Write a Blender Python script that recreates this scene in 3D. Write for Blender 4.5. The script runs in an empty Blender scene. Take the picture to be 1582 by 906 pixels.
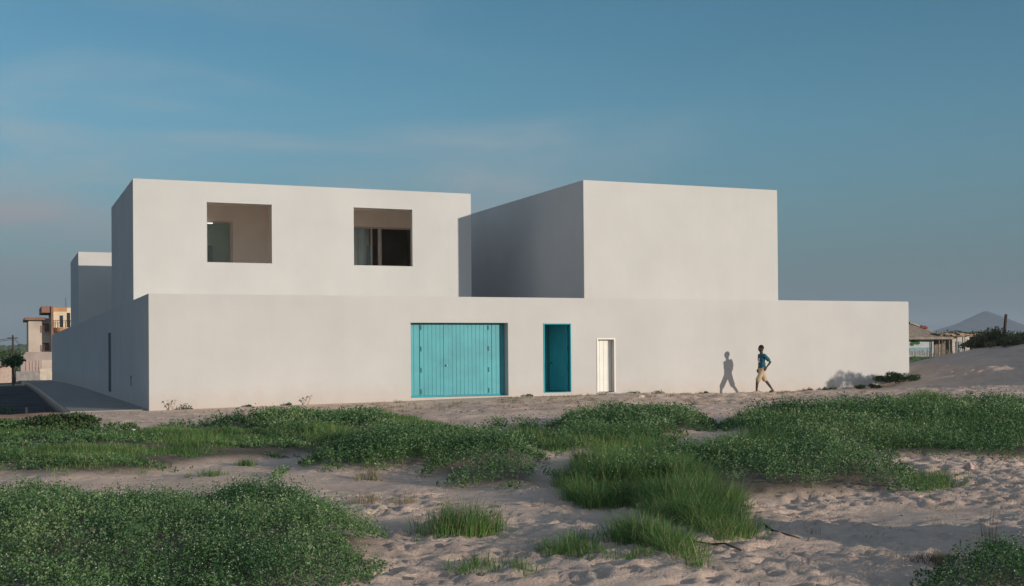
import bpy, bmesh, math, random
import numpy as np
from mathutils import Vector, Matrix

random.seed(7)
rng = np.random.default_rng(11)
sc = bpy.context.scene
COL = sc.collection
R = math.radians
SUN_EL = 9.6
SUN_H = Vector((0.522, -0.853, 0)).normalized()      # horizontal direction towards the sun
SUNV = Vector((SUN_H.x * math.cos(R(SUN_EL)), SUN_H.y * math.cos(R(SUN_EL)), math.sin(R(SUN_EL))))

# ------------------------------------------------------------------ camera
CAM = np.array([-4.2293, -38.6878, 1.6944])
CF = np.array([0.38820275, 0.92152399, 0.00959985])
CR = np.array([0.92156525, -0.38813262, -0.00839951])
CU = np.array([0.00401434, -0.0121076, 0.99991864])
FOC, SY = 1876.84, 73.93

def raydir(u, v):
    return CF + CR * (u - 791) / FOC - CU * (v - 453 - SY) / FOC

def on_y(u, v, y):
    d = raydir(u, v); t = (y - CAM[1]) / d[1]
    return Vector(CAM + d * t)

# ------------------------------------------------------------------ helpers
def link(o, parent=None):
    COL.objects.link(o)
    if parent is not None:
        o.parent = parent
    return o

def tag(o, label=None, cat=None, group=None, kind=None):
    if label: o['label'] = label
    if cat: o['category'] = cat
    if group: o['group'] = group
    if kind: o['kind'] = kind
    return o

def empty(name, loc=(0, 0, 0), rz=0):
    o = bpy.data.objects.new(name, None)
    o.location = loc; o.rotation_euler = (0, 0, rz); o.empty_display_size = .3
    return link(o)

class MB:
    """collects simple shapes, builds one mesh object"""
    def __init__(s): s.v = []; s.f = []
    def quad(s, a, b, c, d):
        n = len(s.v); s.v += [tuple(a), tuple(b), tuple(c), tuple(d)]; s.f.append((n, n+1, n+2, n+3))
    def box(s, x0, x1, y0, y1, z0, z1):
        n = len(s.v)
        s.v += [(x0,y0,z0),(x1,y0,z0),(x1,y1,z0),(x0,y1,z0),(x0,y0,z1),(x1,y0,z1),(x1,y1,z1),(x0,y1,z1)]
        for f in ((0,3,2,1),(4,5,6,7),(0,1,5,4),(1,2,6,5),(2,3,7,6),(3,0,4,7)):
            s.f.append(tuple(n+i for i in f))
        return s
    def obox(s, c, ax, ay, az):
        c = Vector(c); ax = Vector(ax); ay = Vector(ay); az = Vector(az); n = len(s.v)
        for sz in (-1, 1):
            for (sx, sy) in ((-1,-1),(1,-1),(1,1),(-1,1)):
                s.v.append(tuple(c + ax*sx + ay*sy + az*sz))
        for f in ((0,3,2,1),(4,5,6,7),(0,1,5,4),(1,2,6,5),(2,3,7,6),(3,0,4,7)):
            s.f.append(tuple(n+i for i in f))
        return s
    def tube(s, pts, rad, seg=8, caps=True):
        pts = [Vector(p) for p in pts]
        if not hasattr(rad, '__len__'): rad = [rad]*len(pts)
        rings = []
        for i, p in enumerate(pts):
            t = (pts[min(i+1, len(pts)-1)] - pts[max(i-1, 0)]).normalized()
            a = t.orthogonal().normalized() if abs(t.z) > .9 else t.cross(Vector((0,0,1))).normalized()
            if abs(t.z) > .9: a = (Vector((1,0,0)) - t*t.x).normalized()
            b = t.cross(a).normalized()
            n = len(s.v)
            for k in range(seg):
                w = 2*math.pi*k/seg
                s.v.append(tuple(p + (a*math.cos(w) + b*math.sin(w))*rad[i]))
            rings.append(n)
        for i in range(len(rings)-1):
            A, B = rings[i], rings[i+1]
            for k in range(seg):
                k2 = (k+1) % seg
                s.f.append((A+k, A+k2, B+k2, B+k))
        if caps:
            s.f.append(tuple(rings[0]+k for k in range(seg))[::-1])
            s.f.append(tuple(rings[-1]+k for k in range(seg)))
        return s
    def ball(s, c, r, seg=12, ring=8, M=None):
        if not hasattr(r, '__len__'): r = (r, r, r)
        n = len(s.v); c = Vector(c)
        def P(x, y, z):
            q = Vector((x*r[0], y*r[1], z*r[2]))
            if M is not None: q = M @ q
            return tuple(c + q)
        s.v.append(P(0,0,1))
        for i in range(1, ring):
            a = math.pi*i/ring
            for k in range(seg):
                w = 2*math.pi*k/seg
                s.v.append(P(math.sin(a)*math.cos(w), math.sin(a)*math.sin(w), math.cos(a)))
        s.v.append(P(0,0,-1)); last = len(s.v)-1
        for k in range(seg):
            k2 = (k+1) % seg
            s.f.append((n, n+1+k, n+1+k2))
            s.f.append((last, n+1+(ring-2)*seg+k2, n+1+(ring-2)*seg+k))
            for i in range(ring-2):
                a0 = n+1+i*seg
                s.f.append((a0+k, a0+seg+k, a0+seg+k2, a0+k2))
        return s
    def build(s, name, mat, parent=None, smooth=False, bevel=0):
        me = bpy.data.meshes.new(name); me.from_pydata(s.v, [], s.f); me.update()
        if mat: me.materials.append(mat)
        o = bpy.data.objects.new(name, me)
        if smooth:
            for p in me.polygons: p.use_smooth = True
        if bevel:
            m = o.modifiers.new('bevel', 'BEVEL'); m.width = bevel; m.segments = 2; m.limit_method = 'ANGLE'
        link(o, parent)
        if parent is not None:
            o.matrix_parent_inverse = Matrix.Identity(4)
        return o

def quads_mesh(name, V, mat, tint=None, parent=None):
    """V: (n,4,3) array of quads"""
    n = len(V)
    me = bpy.data.meshes.new(name)
    me.vertices.add(n*4); me.vertices.foreach_set('co', V.reshape(-1).astype(np.float32))
    me.loops.add(n*4); me.loops.foreach_set('vertex_index', np.arange(n*4, dtype=np.int32))
    me.polygons.add(n); me.polygons.foreach_set('loop_start', np.arange(0, n*4, 4, dtype=np.int32))
    try: me.polygons.foreach_set('loop_total', np.full(n, 4, dtype=np.int32))
    except Exception: pass
    me.update(calc_edges=True)
    if tint is not None:
        a = me.attributes.new('tint', 'FLOAT', 'FACE'); a.data.foreach_set('value', tint.astype(np.float32))
    me.materials.append(mat)
    o = bpy.data.objects.new(name, me)
    return link(o, parent)

# ------------------------------------------------------------------ materials
def newmat(name):
    m = bpy.data.materials.new(name); m.use_nodes = True
    nt = m.node_tree; b = nt.nodes['Principled BSDF']
    return m, nt, b

def N(nt, t, **kw):
    n = nt.nodes.new(t)
    for k, v in kw.items(): setattr(n, k, v)
    return n

def mat(name, col, rough=.7, var=.12, scale=3.0, bump=0.0, bscale=40, metal=0, spec=.3, detail=6):
    """plain procedural material with soft noise variation and bump"""
    m, nt, b = newmat(name)
    tc = N(nt, 'ShaderNodeTexCoord')
    no = N(nt, 'ShaderNodeTexNoise'); no.inputs['Scale'].default_value = scale; no.inputs['Detail'].default_value = detail
    nt.links.new(tc.outputs['Object'], no.inputs['Vector'])
    r = N(nt, 'ShaderNodeValToRGB')
    r.color_ramp.elements[0].position = .3; r.color_ramp.elements[1].position = .7
    r.color_ramp.elements[0].color = tuple(c*(1-var) for c in col) + (1,)
    r.color_ramp.elements[1].color = tuple(min(1, c*(1+var)) for c in col) + (1,)
    nt.links.new(no.outputs['Fac'], r.inputs['Fac']); nt.links.new(r.outputs['Color'], b.inputs['Base Color'])
    b.inputs['Roughness'].default_value = rough; b.inputs['Metallic'].default_value = metal
    b.inputs['Specular IOR Level'].default_value = spec
    if bump:
        n2 = N(nt, 'ShaderNodeTexNoise'); n2.inputs['Scale'].default_value = bscale; n2.inputs['Detail'].default_value = 4
        nt.links.new(tc.outputs['Object'], n2.inputs['Vector'])
        bp = N(nt, 'ShaderNodeBump'); bp.inputs['Strength'].default_value = bump; bp.inputs['Distance'].default_value = .01
        nt.links.new(n2.outputs['Fac'], bp.inputs['Height']); nt.links.new(bp.outputs['Normal'], b.inputs['Normal'])
    return m

def plaster(name, col, stain=True):
    """white render: faint trowel mottling, vertical rain marks, patches, damp dust near the ground"""
    m, nt, b = newmat(name)
    L = nt.links.new
    tc = N(nt, 'ShaderNodeTexCoord')
    n1 = N(nt, 'ShaderNodeTexNoise'); n1.inputs['Scale'].default_value = .45; n1.inputs['Detail'].default_value = 8; n1.inputs['Roughness'].default_value = .6
    L(tc.outputs['Object'], n1.inputs['Vector'])
    mp = N(nt, 'ShaderNodeMapping'); mp.inputs['Scale'].default_value = (2.2, 2.2, .25)
    L(tc.outputs['Object'], mp.inputs['Vector'])
    n2 = N(nt, 'ShaderNodeTexNoise'); n2.inputs['Scale'].default_value = 1.0; n2.inputs['Detail'].default_value = 6
    L(mp.outputs['Vector'], n2.inputs['Vector'])
    r1 = N(nt, 'ShaderNodeMapRange'); r1.inputs['From Min'].default_value = .3; r1.inputs['From Max'].default_value = .7
    r1.inputs['To Min'].default_value = .93; r1.inputs['To Max'].default_value = 1.03
    L(n1.outputs['Fac'], r1.inputs['Value'])
    r2 = N(nt, 'ShaderNodeMapRange'); r2.inputs['From Min'].default_value = .35; r2.inputs['From Max'].default_value = .7
    r2.inputs['To Min'].default_value = 1.005; r2.inputs['To Max'].default_value = .985
    L(n2.outputs['Fac'], r2.inputs['Value'])
    mu = N(nt, 'ShaderNodeMath', operation='MULTIPLY'); L(r1.outputs[0], mu.inputs[0]); L(r2.outputs[0], mu.inputs[1])
    last = mu.outputs[0]
    mix = N(nt, 'ShaderNodeVectorMath', operation='SCALE'); mix.inputs[0].default_value = col
    L(last, mix.inputs['Scale'])
    out = mix.outputs[0]
    if stain:   # sand splashed onto the foot of the wall
        sx = N(nt, 'ShaderNodeSeparateXYZ'); L(tc.outputs['Object'], sx.inputs[0])
        n3 = N(nt, 'ShaderNodeTexNoise'); n3.inputs['Scale'].default_value = 2.5; n3.inputs['Detail'].default_value = 6
        L(tc.outputs['Object'], n3.inputs['Vector'])
        ad = N(nt, 'ShaderNodeMath', operation='MULTIPLY_ADD'); ad.inputs[1].default_value = -.9
        L(n3.outputs['Fac'], ad.inputs[0]); L(sx.outputs['Z'], ad.inputs[2])
        mr = N(nt, 'ShaderNodeMapRange'); mr.inputs['From Min'].default_value = -.35; mr.inputs['From Max'].default_value = .25
        mr.inputs['To Min'].default_value = .55; mr.inputs['To Max'].default_value = 0
        L(ad.outputs[0], mr.inputs['Value'])
        mc = N(nt, 'ShaderNodeMix', data_type='RGBA'); L(mr.outputs[0], mc.inputs['Factor']); L(out, mc.inputs['A'])
        mc.inputs['B'].default_value = (.52, .44, .38, 1)
        out = mc.outputs['Result']
    L(out, b.inputs['Base Color'])
    b.inputs['Roughness'].default_value = .9; b.inputs['Specular IOR Level'].default_value = .15
    n4 = N(nt, 'ShaderNodeTexNoise'); n4.inputs['Scale'].default_value = 14; n4.inputs['Detail'].default_value = 8
    n5 = N(nt, 'ShaderNodeTexNoise'); n5.inputs['Scale'].default_value = .8; n5.inputs['Detail'].default_value = 2
    L(tc.outputs['Object'], n4.inputs['Vector']); L(tc.outputs['Object'], n5.inputs['Vector'])
    ma = N(nt, 'ShaderNodeMath', operation='MULTIPLY_ADD'); ma.inputs[1].default_value = 7
    L(n5.outputs['Fac'], ma.inputs[0]); L(n4.outputs['Fac'], ma.inputs[2])
    bp = N(nt, 'ShaderNodeBump'); bp.inputs['Strength'].default_value = .35; bp.inputs['Distance'].default_value = .006
    L(ma.outputs[0], bp.inputs['Height']); L(bp.outputs['Normal'], b.inputs['Normal'])
    return m

def leafmat(name, c0, c1, trans=.25, patch=.5, c2=None):
    m, nt, b = newmat(name)
    L = nt.links.new
    at = N(nt, 'ShaderNodeAttribute', attribute_name='tint')
    r = N(nt, 'ShaderNodeValToRGB'); cr = r.color_ramp
    cr.elements[0].color = c0 + (1,); cr.elements[1].color = c1 + (1,)
    if c2:
        cr.elements[1].position = .84
        e = cr.elements.new(.96); e.color = c2 + (1,)
    L(at.outputs['Fac'], r.inputs['Fac'])
    tc = N(nt, 'ShaderNodeTexCoord')
    no = N(nt, 'ShaderNodeTexNoise'); no.inputs['Scale'].default_value = patch; no.inputs['Detail'].default_value = 3
    L(tc.outputs['Object'], no.inputs['Vector'])
    hs = N(nt, 'ShaderNodeHueSaturation')
    mr = N(nt, 'ShaderNodeMapRange'); mr.inputs['From Min'].default_value = .3; mr.inputs['From Max'].default_value = .7
    mr.inputs['To Min'].default_value = .72; mr.inputs['To Max'].default_value = 1.55
    L(no.outputs['Fac'], mr.inputs['Value']); L(mr.outputs[0], hs.inputs['Value'])
    mr2 = N(nt, 'ShaderNodeMapRange'); mr2.inputs['From Min'].default_value = .3; mr2.inputs['From Max'].default_value = .7
    mr2.inputs['To Min'].default_value = .515; mr2.inputs['To Max'].default_value = .465
    L(no.outputs['Fac'], mr2.inputs['Value']); L(mr2.outputs[0], hs.inputs['Hue'])
    L(r.outputs['Color'], hs.inputs['Color']); L(hs.outputs['Color'], b.inputs['Base Color'])
    b.inputs['Roughness'].default_value = .55; b.inputs['Specular IOR Level'].default_value = .25
    tr = N(nt, 'ShaderNodeBsdfTranslucent'); L(hs.outputs['Color'], tr.inputs['Color'])
    mx = N(nt, 'ShaderNodeMixShader'); mx.inputs[0].default_value = trans
    L(b.outputs[0], mx.inputs[1]); L(tr.outputs[0], mx.inputs[2])
    L(mx.outputs[0], nt.nodes['Material Output'].inputs['Surface'])
    return m

def glassmat(name, col=(.9, .95, .95), rough=.02):
    m, nt, b = newmat(name)
    L = nt.links.new
    gl = N(nt, 'ShaderNodeBsdfGlossy'); gl.inputs['Roughness'].default_value = rough
    tp = N(nt, 'ShaderNodeBsdfTransparent'); tp.inputs['Color'].default_value = col + (1,)
    fr = N(nt, 'ShaderNodeFresnel'); fr.inputs['IOR'].default_value = 1.6
    mx = N(nt, 'ShaderNodeMixShader'); L(fr.outputs[0], mx.inputs[0]); L(tp.outputs[0], mx.inputs[1]); L(gl.outputs[0], mx.inputs[2])
    L(mx.outputs[0], nt.nodes['Material Output'].inputs['Surface'])
    return m

WALLC = (.80, .775, .735)
M_UP = plaster('white_render_upper', (.595, .585, .565), stain=False)
M_LOW = plaster('white_render_lower', (.57, .558, .54))
M_ROOM = mat('loggia_paint', (.90, .84, .78), .85, .05, 1)
M_TEAL = mat('teal_paint', (.055, .335, .385), .5, .13, 1.6, bump=.15, bscale=60, spec=.4)
M_TEALD = mat('teal_paint_alcove', (.02, .33, .40), .6, .12, 1.3, spec=.3)
M_WDOOR = mat('white_door_paint', (.78, .77, .71), .5, .05, 2)
M_ALU = mat('white_window_frame', (.60, .56, .53), .45, .04, 3)
M_DARKIN = mat('dark_room', (.30, .27, .21), .9, .2, 1)
M_CURTAIN = mat('pale_curtain', (.80, .82, .78), .8, .1, 2)
M_BLUEP = mat('pale_blue_panel', (.5, .66, .74), .6, .05, 2)
M_IRON = mat('dark_iron', (.03, .035, .04), .6, .3, 20, metal=.4)
M_GLASS = glassmat('window_glass')
M_CONC = mat('concrete_path', (.30, .27, .25), .9, .14, 1.2, bump=.5, bscale=30)

# ------------------------------------------------------------------ terrain
def smooth(a, b, x):
    t = np.clip((x - a) / (b - a), 0, 1); return t*t*(3 - 2*t)

_perm = np.random.default_rng(5).random((512, 512))
def vnoise(x, y):
    xi = np.floor(x).astype(int); yi = np.floor(y).astype(int)
    fx = x - xi; fy = y - yi; fx = fx*fx*(3-2*fx); fy = fy*fy*(3-2*fy)
    def g(i, j): return _perm[i % 512, j % 512]
    return (g(xi, yi)*(1-fx) + g(xi+1, yi)*fx)*(1-fy) + (g(xi, yi+1)*(1-fx) + g(xi+1, yi+1)*fx)*fy
def fbm(x, y, o=4):
    s = 0; a = .5; t = 0
    for i in range(o):
        s = s + a*vnoise(x*2**i + 17*i, y*2**i + 31*i); t += a; a *= .5
    return s/t - .5

GX = [-3,0,3.3,7.6,10,12,16,20.4,24,27,28.5,29.3,30.5,32,35,38,45,60]
GZ = [0,0,.06,.1,.15,.17,.16,.11,.13,.18,.41,.55,.98,1.33,1.83,1.9,1.3,1.0]
def terrain(x, y, detail=True):
    x = np.asarray(x, float); y = np.asarray(y, float)
    g = np.interp(x, GX, GZ)
    h0 = .35*smooth(12, 26, x)
    front = h0 + (g - h0)*smooth(-9, -.8, y)
    s = x*.853 + y*.522; u = x*.522 - y*.853
    hs = np.interp(s, [18.8, 20.5, 21.5, 23, 24.5, 27, 30, 36], [0, .9, 1.5, 1.6, 1.25, 2.35, 2.8, 2.6])
    front = front + hs*np.exp(-((u - 24.6)/2.3)**2)
    front = front + 1.35*np.exp(-((s + 12.7)/1.05)**2)*np.exp(-((u - 32.2)/1.5)**2)
    zl = np.interp(y, [0, 6, 32, 54, 68, 100, 150, 500, 2500], [0, 0, -.06, -.21, -.4, -.85, -1.6, -1.6, 0])
    zr = np.interp(y, [0, 10, 60, 200, 2500], [.5, .65, .87, 1.0, 1.2])
    far = zl + (zr - zl)*smooth(8, 30, x)
    back = g + (far - g)*smooth(.8, 7, y)
    z = np.where(y < 0, front, back)
    if detail:
        k = smooth(0, 2.2, np.hypot(np.minimum(0, y+.1), 0)) * np.where(y < 0, 1, 0) + np.where((y >= 0) & ((x < -2.6) | (x > 31)), 1, 0)
        k = np.clip(k, 0, 1)
        far_fade = 1/(1 + np.hypot(x - CAM[0], y - CAM[1])/60)
        z = z + k*(fbm(x*.33 + 3, y*.33, 3)*.30 + fbm(x*1.1, y*1.1, 3)*.07 + fbm(x*4, y*4, 3)*.03*far_fade)
    drop = .30*smooth(-2.31, -2.40, x)*smooth(.2, .8, y) + .14*smooth(-2.5, -2.65, x)*smooth(-5.2, -4.6, y)*smooth(.2, -.6, y)
    return z - drop

def on_ground(u, v, up=0.0):
    z = 0.05
    for i in range(14):
        d = raydir(u, v); t = (z + up - CAM[2]) / d[2] if d[2] < -1e-4 else 60
        t = min(t, 120); p = CAM + d*t
        z = .5*z + .5*float(terrain(p[0], p[1]))
    return float(p[0]), float(p[1]), float(terrain(p[0], p[1]))

# vegetation patches: outline traced on the ground; (u, v, top?) -> world x,y
def patch(pts, h):
    out = []
    for p in pts:
        x, y, z = on_ground(p[0], p[1], h*.85 if len(p) > 2 else 0)
        out.append((x, y))
    return np.array(out)

T = 1
COVER = [  # name, outline, height, stems per m2
    ('a', [(-60,752,T),(60,750,T),(130,745,T),(200,762,T),(290,766,T),(330,750,T),(400,744,T),(470,752,T),(545,778,T),(610,805,T),(650,840),(625,866),(575,905),(480,935),(200,1000),(-80,1000)], .23, 520),
    ('b', [(415,722,T),(470,692,T),(540,668,T),(640,655,T),(735,668,T),(800,672,T),(850,690,T),(870,720,T),(855,762),(760,760),(680,755),(630,735),(560,735),(480,728),(430,728)], .27, 210),
    ('c', [(840,648,T),(880,636,T),(980,628,T),(1080,636,T),(1130,650,T),(1070,672),(1000,694),(900,702),(830,700)], .26, 120),
    ('d', [(1120,640,T),(1200,628,T),(1370,618,T),(1420,606,T),(1480,615,T),(1600,618,T),(1700,640,T),(1680,715),(1582,716),(1500,712),(1380,712),(1240,712),(1140,690),(1100,655)], .33, 95),
    ('e', [(870,735,T),(900,705,T),(1050,675,T),(1140,690,T),(1250,690,T),(1380,690,T),(1430,720,T),(1500,738),(1440,752),(1440,775),(1340,770),(1250,778),(1150,782),(1060,770),(960,770),(880,760)], .29, 190),
    ('g', [(230,652,T),(330,645,T),(450,638,T),(560,632,T),(620,640,T),(640,668),(540,690),(430,690),(380,668),(240,668)], .24, 110),
    ('k', [(-60,655,T),(60,655,T),(180,664,T),(330,664,T),(520,664,T),(560,690),(430,712),(350,716),(300,728),(200,742),(80,742),(-60,735)], .11, 110),
    ('l', [(640,672,T),(760,655,T),(860,650,T),(880,690),(860,712),(760,700)], .22, 90),
]
GRASS = [  # outline, blade length, tufts per m2
    ('t', [(860,728,T),(895,700,T),(1000,698,T),(1100,728,T),(1170,782,T),(1176,835),(1120,842),(1040,812),(980,790),(885,786)], .44, 72),
    ('u', [(822,800,T),(900,785,T),(1000,795,T),(1090,820,T),(1060,832),(980,820),(920,840),(915,866),(835,862)], .36, 80),
    ('v', [(900,705,T),(1080,668,T),(1200,650,T),(1250,705),(1150,720),(1000,740),(900,735)], .42, 34),
    ('w', [(1120,636,T),(1420,602,T),(1600,620,T),(1600,700),(1400,705),(1200,705)], .36, 13),
    ('x', [(-60,700,T),(60,690,T),(200,690,T),(330,680,T),(350,702),(300,716),(255,734),(90,742),(70,728),(-60,728)], .15, 42),
    ('y', [(-60,660,T),(60,655,T),(160,668,T),(250,662,T),(430,664,T),(620,664,T),(560,676),(430,700),(320,700),(180,688),(60,684),(-60,690)], .15, 36),
    ('z', [(430,628,T),(560,630,T),(640,636,T),(760,660,T),(700,672),(560,660),(430,650)], .2, 30),
    ('q', [(380,650,T),(620,655,T),(700,690,T),(560,735),(470,700)], .26, 22),
    ('r', [(820,655,T),(1060,650,T),(1000,700),(830,704),(760,690)], .32, 24),
    ('s', [(1400,720,T),(1440,712,T),(1500,740),(1440,765),(1380,760)], .26, 34),
    ('m', [(1375,622,T),(1400,606,T),(1430,600,T),(1475,610,T),(1480,640),(1390,645)], .5, 40),
    ('f', [(1000,800,T),(1120,842,T),(1070,860),(930,872),(940,850)], .14, 12),
    ('h', [(640,690,T),(900,690,T),(900,720),(700,715)], .28, 22),
]
for i, c in enumerate(COVER): COVER[i] = (c[0], patch(c[1], c[2]), c[2], c[3])
COVER.append(('i', np.array([(1.5,-32.0),(2.3,-31.25),(3.3,-30.9),(4.8,-31.0),(4.6,-32.7),(2.0,-32.8)]), .19, 420))
for i, c in enumerate(GRASS): GRASS[i] = (c[0], patch(c[1], c[2]*(.45 if c[0] == 't' else 1)), c[2], c[3])

def inside(P, x, y):
    c = np.zeros(x.shape, bool); n = len(P); j = n-1
    for i in range(n):
        xi, yi = P[i]; xj, yj = P[j]
        m = ((yi > y) != (yj > y))
        with np.errstate(divide='ignore', invalid='ignore'):
            xx = (xj-xi)*(y-yi)/((yj-yi) if yj != yi else 1e-9)+xi
        c ^= m & (x < xx); j = i
    return c

def edge_dist(P, x, y):
    d = np.full(x.shape, 1e9); n = len(P)
    for i in range(n):
        a = P[i]; b = P[(i+1) % n]; ab = b-a; L = (ab**2).sum()+1e-12
        t = np.clip(((x-a[0])*ab[0]+(y-a[1])*ab[1])/L, 0, 1)
        d = np.minimum(d, np.hypot(x-a[0]-t*ab[0], y-a[1]-t*ab[1]))
    return d

def veg_field(x, y):
    """0..1: how much a point lies under the plant cover"""
    f = np.zeros(np.shape(x))
    for (n, P, h, dn) in COVER:
        m = (x > P[:,0].min()-1) & (x < P[:,0].max()+1) & (y > P[:,1].min()-1) & (y < P[:,1].max()+1)
        if not m.any(): continue
        xs = x[m]; ys = y[m]
        v = np.where(inside(P, xs, ys), smooth(0, .7, edge_dist(P, xs, ys)), 0)
        f[m] = np.maximum(f[m], v)
    return f

def axis(segs, lo, hi, grow=1.07):
    """segs: [(a,b,step)...] contiguous; grows outwards to lo/hi"""
    pts = []
    for a, b, st in segs:
        n = max(1, int(round((b-a)/st))); pts += list(np.linspace(a, b, n, endpoint=False))
    pts.append(segs[-1][1])
    st = segs[-1][2]; v = pts[-1]
    while v < hi: st *= grow; v += st; pts.append(min(v, hi))
    st = segs[0][2]; v = pts[0]; pre = []
    while v > lo: st *= grow; v -= st; pre.append(max(v, lo))
    return np.array(pre[::-1] + pts)

XS = axis([(-6, -2.7, .07), (-2.7, -2.1, .05), (-2.1, 11, .055), (11, 30, .11)], -3600, 3600)
YS = axis([(-32.5, -23, .055), (-23, -14, .08), (-14, 1, .11)], -400, 3600)
GXX, GYY = np.meshgrid(XS, YS)
ZG = terrain(GXX, GYY)
VEG = veg_field(GXX, GYY)
ZG = ZG + VEG*.10
# footprints and wind scour in the loose sand
def stamps(n, x0, x1, y0, y1, r0, r1, dep, nx=1.0):
    cx = rng.uniform(x0, x1, n); cy = rng.uniform(y0, y1, n)
    kk = fbm(cx*.45+21, cy*.45+3, 3) > -.15; cx = cx[kk]; cy = cy[kk]
    for a, b in zip(cx, cy):
        r = rng.uniform(r0, r1); d = dep*rng.uniform(.4, 1.2); w = rng.uniform(0, math.pi)
        i0, i1 = np.searchsorted(XS, [a-3*r, a+3*r]); j0, j1 = np.searchsorted(YS, [b-3*r, b+3*r])
        if i1-i0 < 3 or j1-j0 < 3: continue
        X = GXX[j0:j1, i0:i1]-a; Y = GYY[j0:j1, i0:i1]-b
        p = X*math.cos(w)+Y*math.sin(w); q = -X*math.sin(w)+Y*math.cos(w)
        rr = (p/r)**2 + (q/(r*.5))**2
        veg = VEG[j0:j1, i0:i1]
        ZG[j0:j1, i0:i1] += (-d*np.exp(-rr) + d*.5*np.exp(-(np.sqrt(rr)-1.5)**2*3))*(1-veg*.8)
stamps(4200, -2, 10, -32.5, -24.5, .06, .14, .030)
stamps(700, -4.5, 8, -26, -18, .08, .17, .02)
stamps(3000, 4, 18, -28, -16, .06, .16, .03)
stamps(1900, 14, 31, -14, -1.8, .12, .3, .04)
stamps(700, -4, 16, -14, -1, .12, .28, .022)
stamps(500, 29.5, 40, -8, 1.2, .15, .35, .05)

from bisect import bisect
def gz(x, y):
    """height of the finished ground grid"""
    x = np.atleast_1d(np.asarray(x, float)); y = np.atleast_1d(np.asarray(y, float))
    i = np.clip(np.searchsorted(XS, x)-1, 0, len(XS)-2); j = np.clip(np.searchsorted(YS, y)-1, 0, len(YS)-2)
    fx = np.clip((x-XS[i])/(XS[i+1]-XS[i]), 0, 1); fy = np.clip((y-YS[j])/(YS[j+1]-YS[j]), 0, 1)
    return (ZG[j,i]*(1-fx)+ZG[j,i+1]*fx)*(1-fy)+(ZG[j+1,i]*(1-fx)+ZG[j+1,i+1]*fx)*fy
def gz1(x, y): return float(gz(x, y)[0])

def ground_material():
    m, nt, b = newmat('sand')
    L = nt.links.new
    tc = N(nt, 'ShaderNodeTexCoord')
    def noise(s, d=6, ro=.55):
        n = N(nt, 'ShaderNodeTexNoise'); n.inputs['Scale'].default_value = s; n.inputs['Detail'].default_value = d
        n.inputs['Roughness'].default_value = ro; L(tc.outputs['Object'], n.inputs['Vector']); return n.outputs['Fac']
    def ramp(f, a, b_, c0, c1):
        r = N(nt, 'ShaderNodeValToRGB'); r.color_ramp.elements[0].position = a; r.color_ramp.elements[1].position = b_
        r.color_ramp.elements[0].color = c0+(1,); r.color_ramp.elements[1].color = c1+(1,); L(f, r.inputs['Fac']); return r.outputs['Color']
    def mixc(f, a, b_):
        x = N(nt, 'ShaderNodeMix', data_type='RGBA')
        if isinstance(f, float): x.inputs['Factor'].default_value = f
        else: L(f, x.inputs['Factor'])
        if isinstance(a, tuple): x.inputs['A'].default_value = a+(1,)
        else: L(a, x.inputs['A'])
        if isinstance(b_, tuple): x.inputs['B'].default_value = b_+(1,)
        else: L(b_, x.inputs['B'])
        return x.outputs['Result']
    def rng_(f, a, b_, c, d):
        r = N(nt, 'ShaderNodeMapRange'); r.inputs['From Min'].default_value = a; r.inputs['From Max'].default_value = b_
        r.inputs['To Min'].default_value = c; r.inputs['To Max'].default_value = d; L(f, r.inputs['Value']); return r.outputs[0]
    def mul(a, b_):
        x = N(nt, 'ShaderNodeMath', operation='MULTIPLY'); L(a, x.inputs[0])
        if isinstance(b_, float): x.inputs[1].default_value = b_
        else: L(b_, x.inputs[1])
        return x.outputs[0]
    sand = ramp(noise(.7, 8), .3, .7, (.66, .485, .385), (.80, .60, .475))
    sand = mixc(rng_(noise(9, 6, .7), .55, .72, 0, .35), sand, (.30, .22, .18))
    sand = mixc(rng_(noise(1.6, 8, .75), .52, .66, 0, .38), sand, (.42, .32, .26))
    sand = mixc(rng_(noise(38, 4, .7), .60, .70, 0, .6), sand, (.20, .15, .115))      # dry litter
    veg = N(nt, 'ShaderNodeAttribute', attribute_name='veg').outputs['Fac']
    soil = ramp(noise(6, 6), .35, .7, (.085, .075, .05), (.20, .16, .12))
    c = mixc(rng_(veg, .05, .9, 0, .9), sand, soil)
    soilm = N(nt, 'ShaderNodeAttribute', attribute_name='soil').outputs['Fac']
    c = mixc(soilm, c, ramp(noise(1.5, 8), .3, .7, (.26, .16, .115), (.46, .29, .21)))
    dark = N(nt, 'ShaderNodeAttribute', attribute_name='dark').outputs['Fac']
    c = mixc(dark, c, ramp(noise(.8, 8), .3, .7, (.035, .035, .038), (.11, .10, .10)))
    farg = N(nt, 'ShaderNodeAttribute', attribute_name='far').outputs['Fac']
    c = mixc(farg, c, ramp(noise(.25, 8), .35, .65, (.07, .10, .04), (.30, .25, .16)))
    L(c, b.inputs['Base Color']); b.inputs['Roughness'].default_value = .95; b.inputs['Specular IOR Level'].default_value = .1
    bp = N(nt, 'ShaderNodeBump'); bp.inputs['Strength'].default_value = .8; bp.inputs['Distance'].default_value = .02
    a1 = N(nt, 'ShaderNodeMath', operation='MULTIPLY_ADD'); a1.inputs[1].default_value = 2.0
    L(noise(7, 6), a1.inputs[0]); L(noise(45, 5, .7), a1.inputs[2])
    L(a1.outputs[0], bp.inputs['Height']); L(bp.outputs['Normal'], b.inputs['Normal'])
    return m

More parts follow.
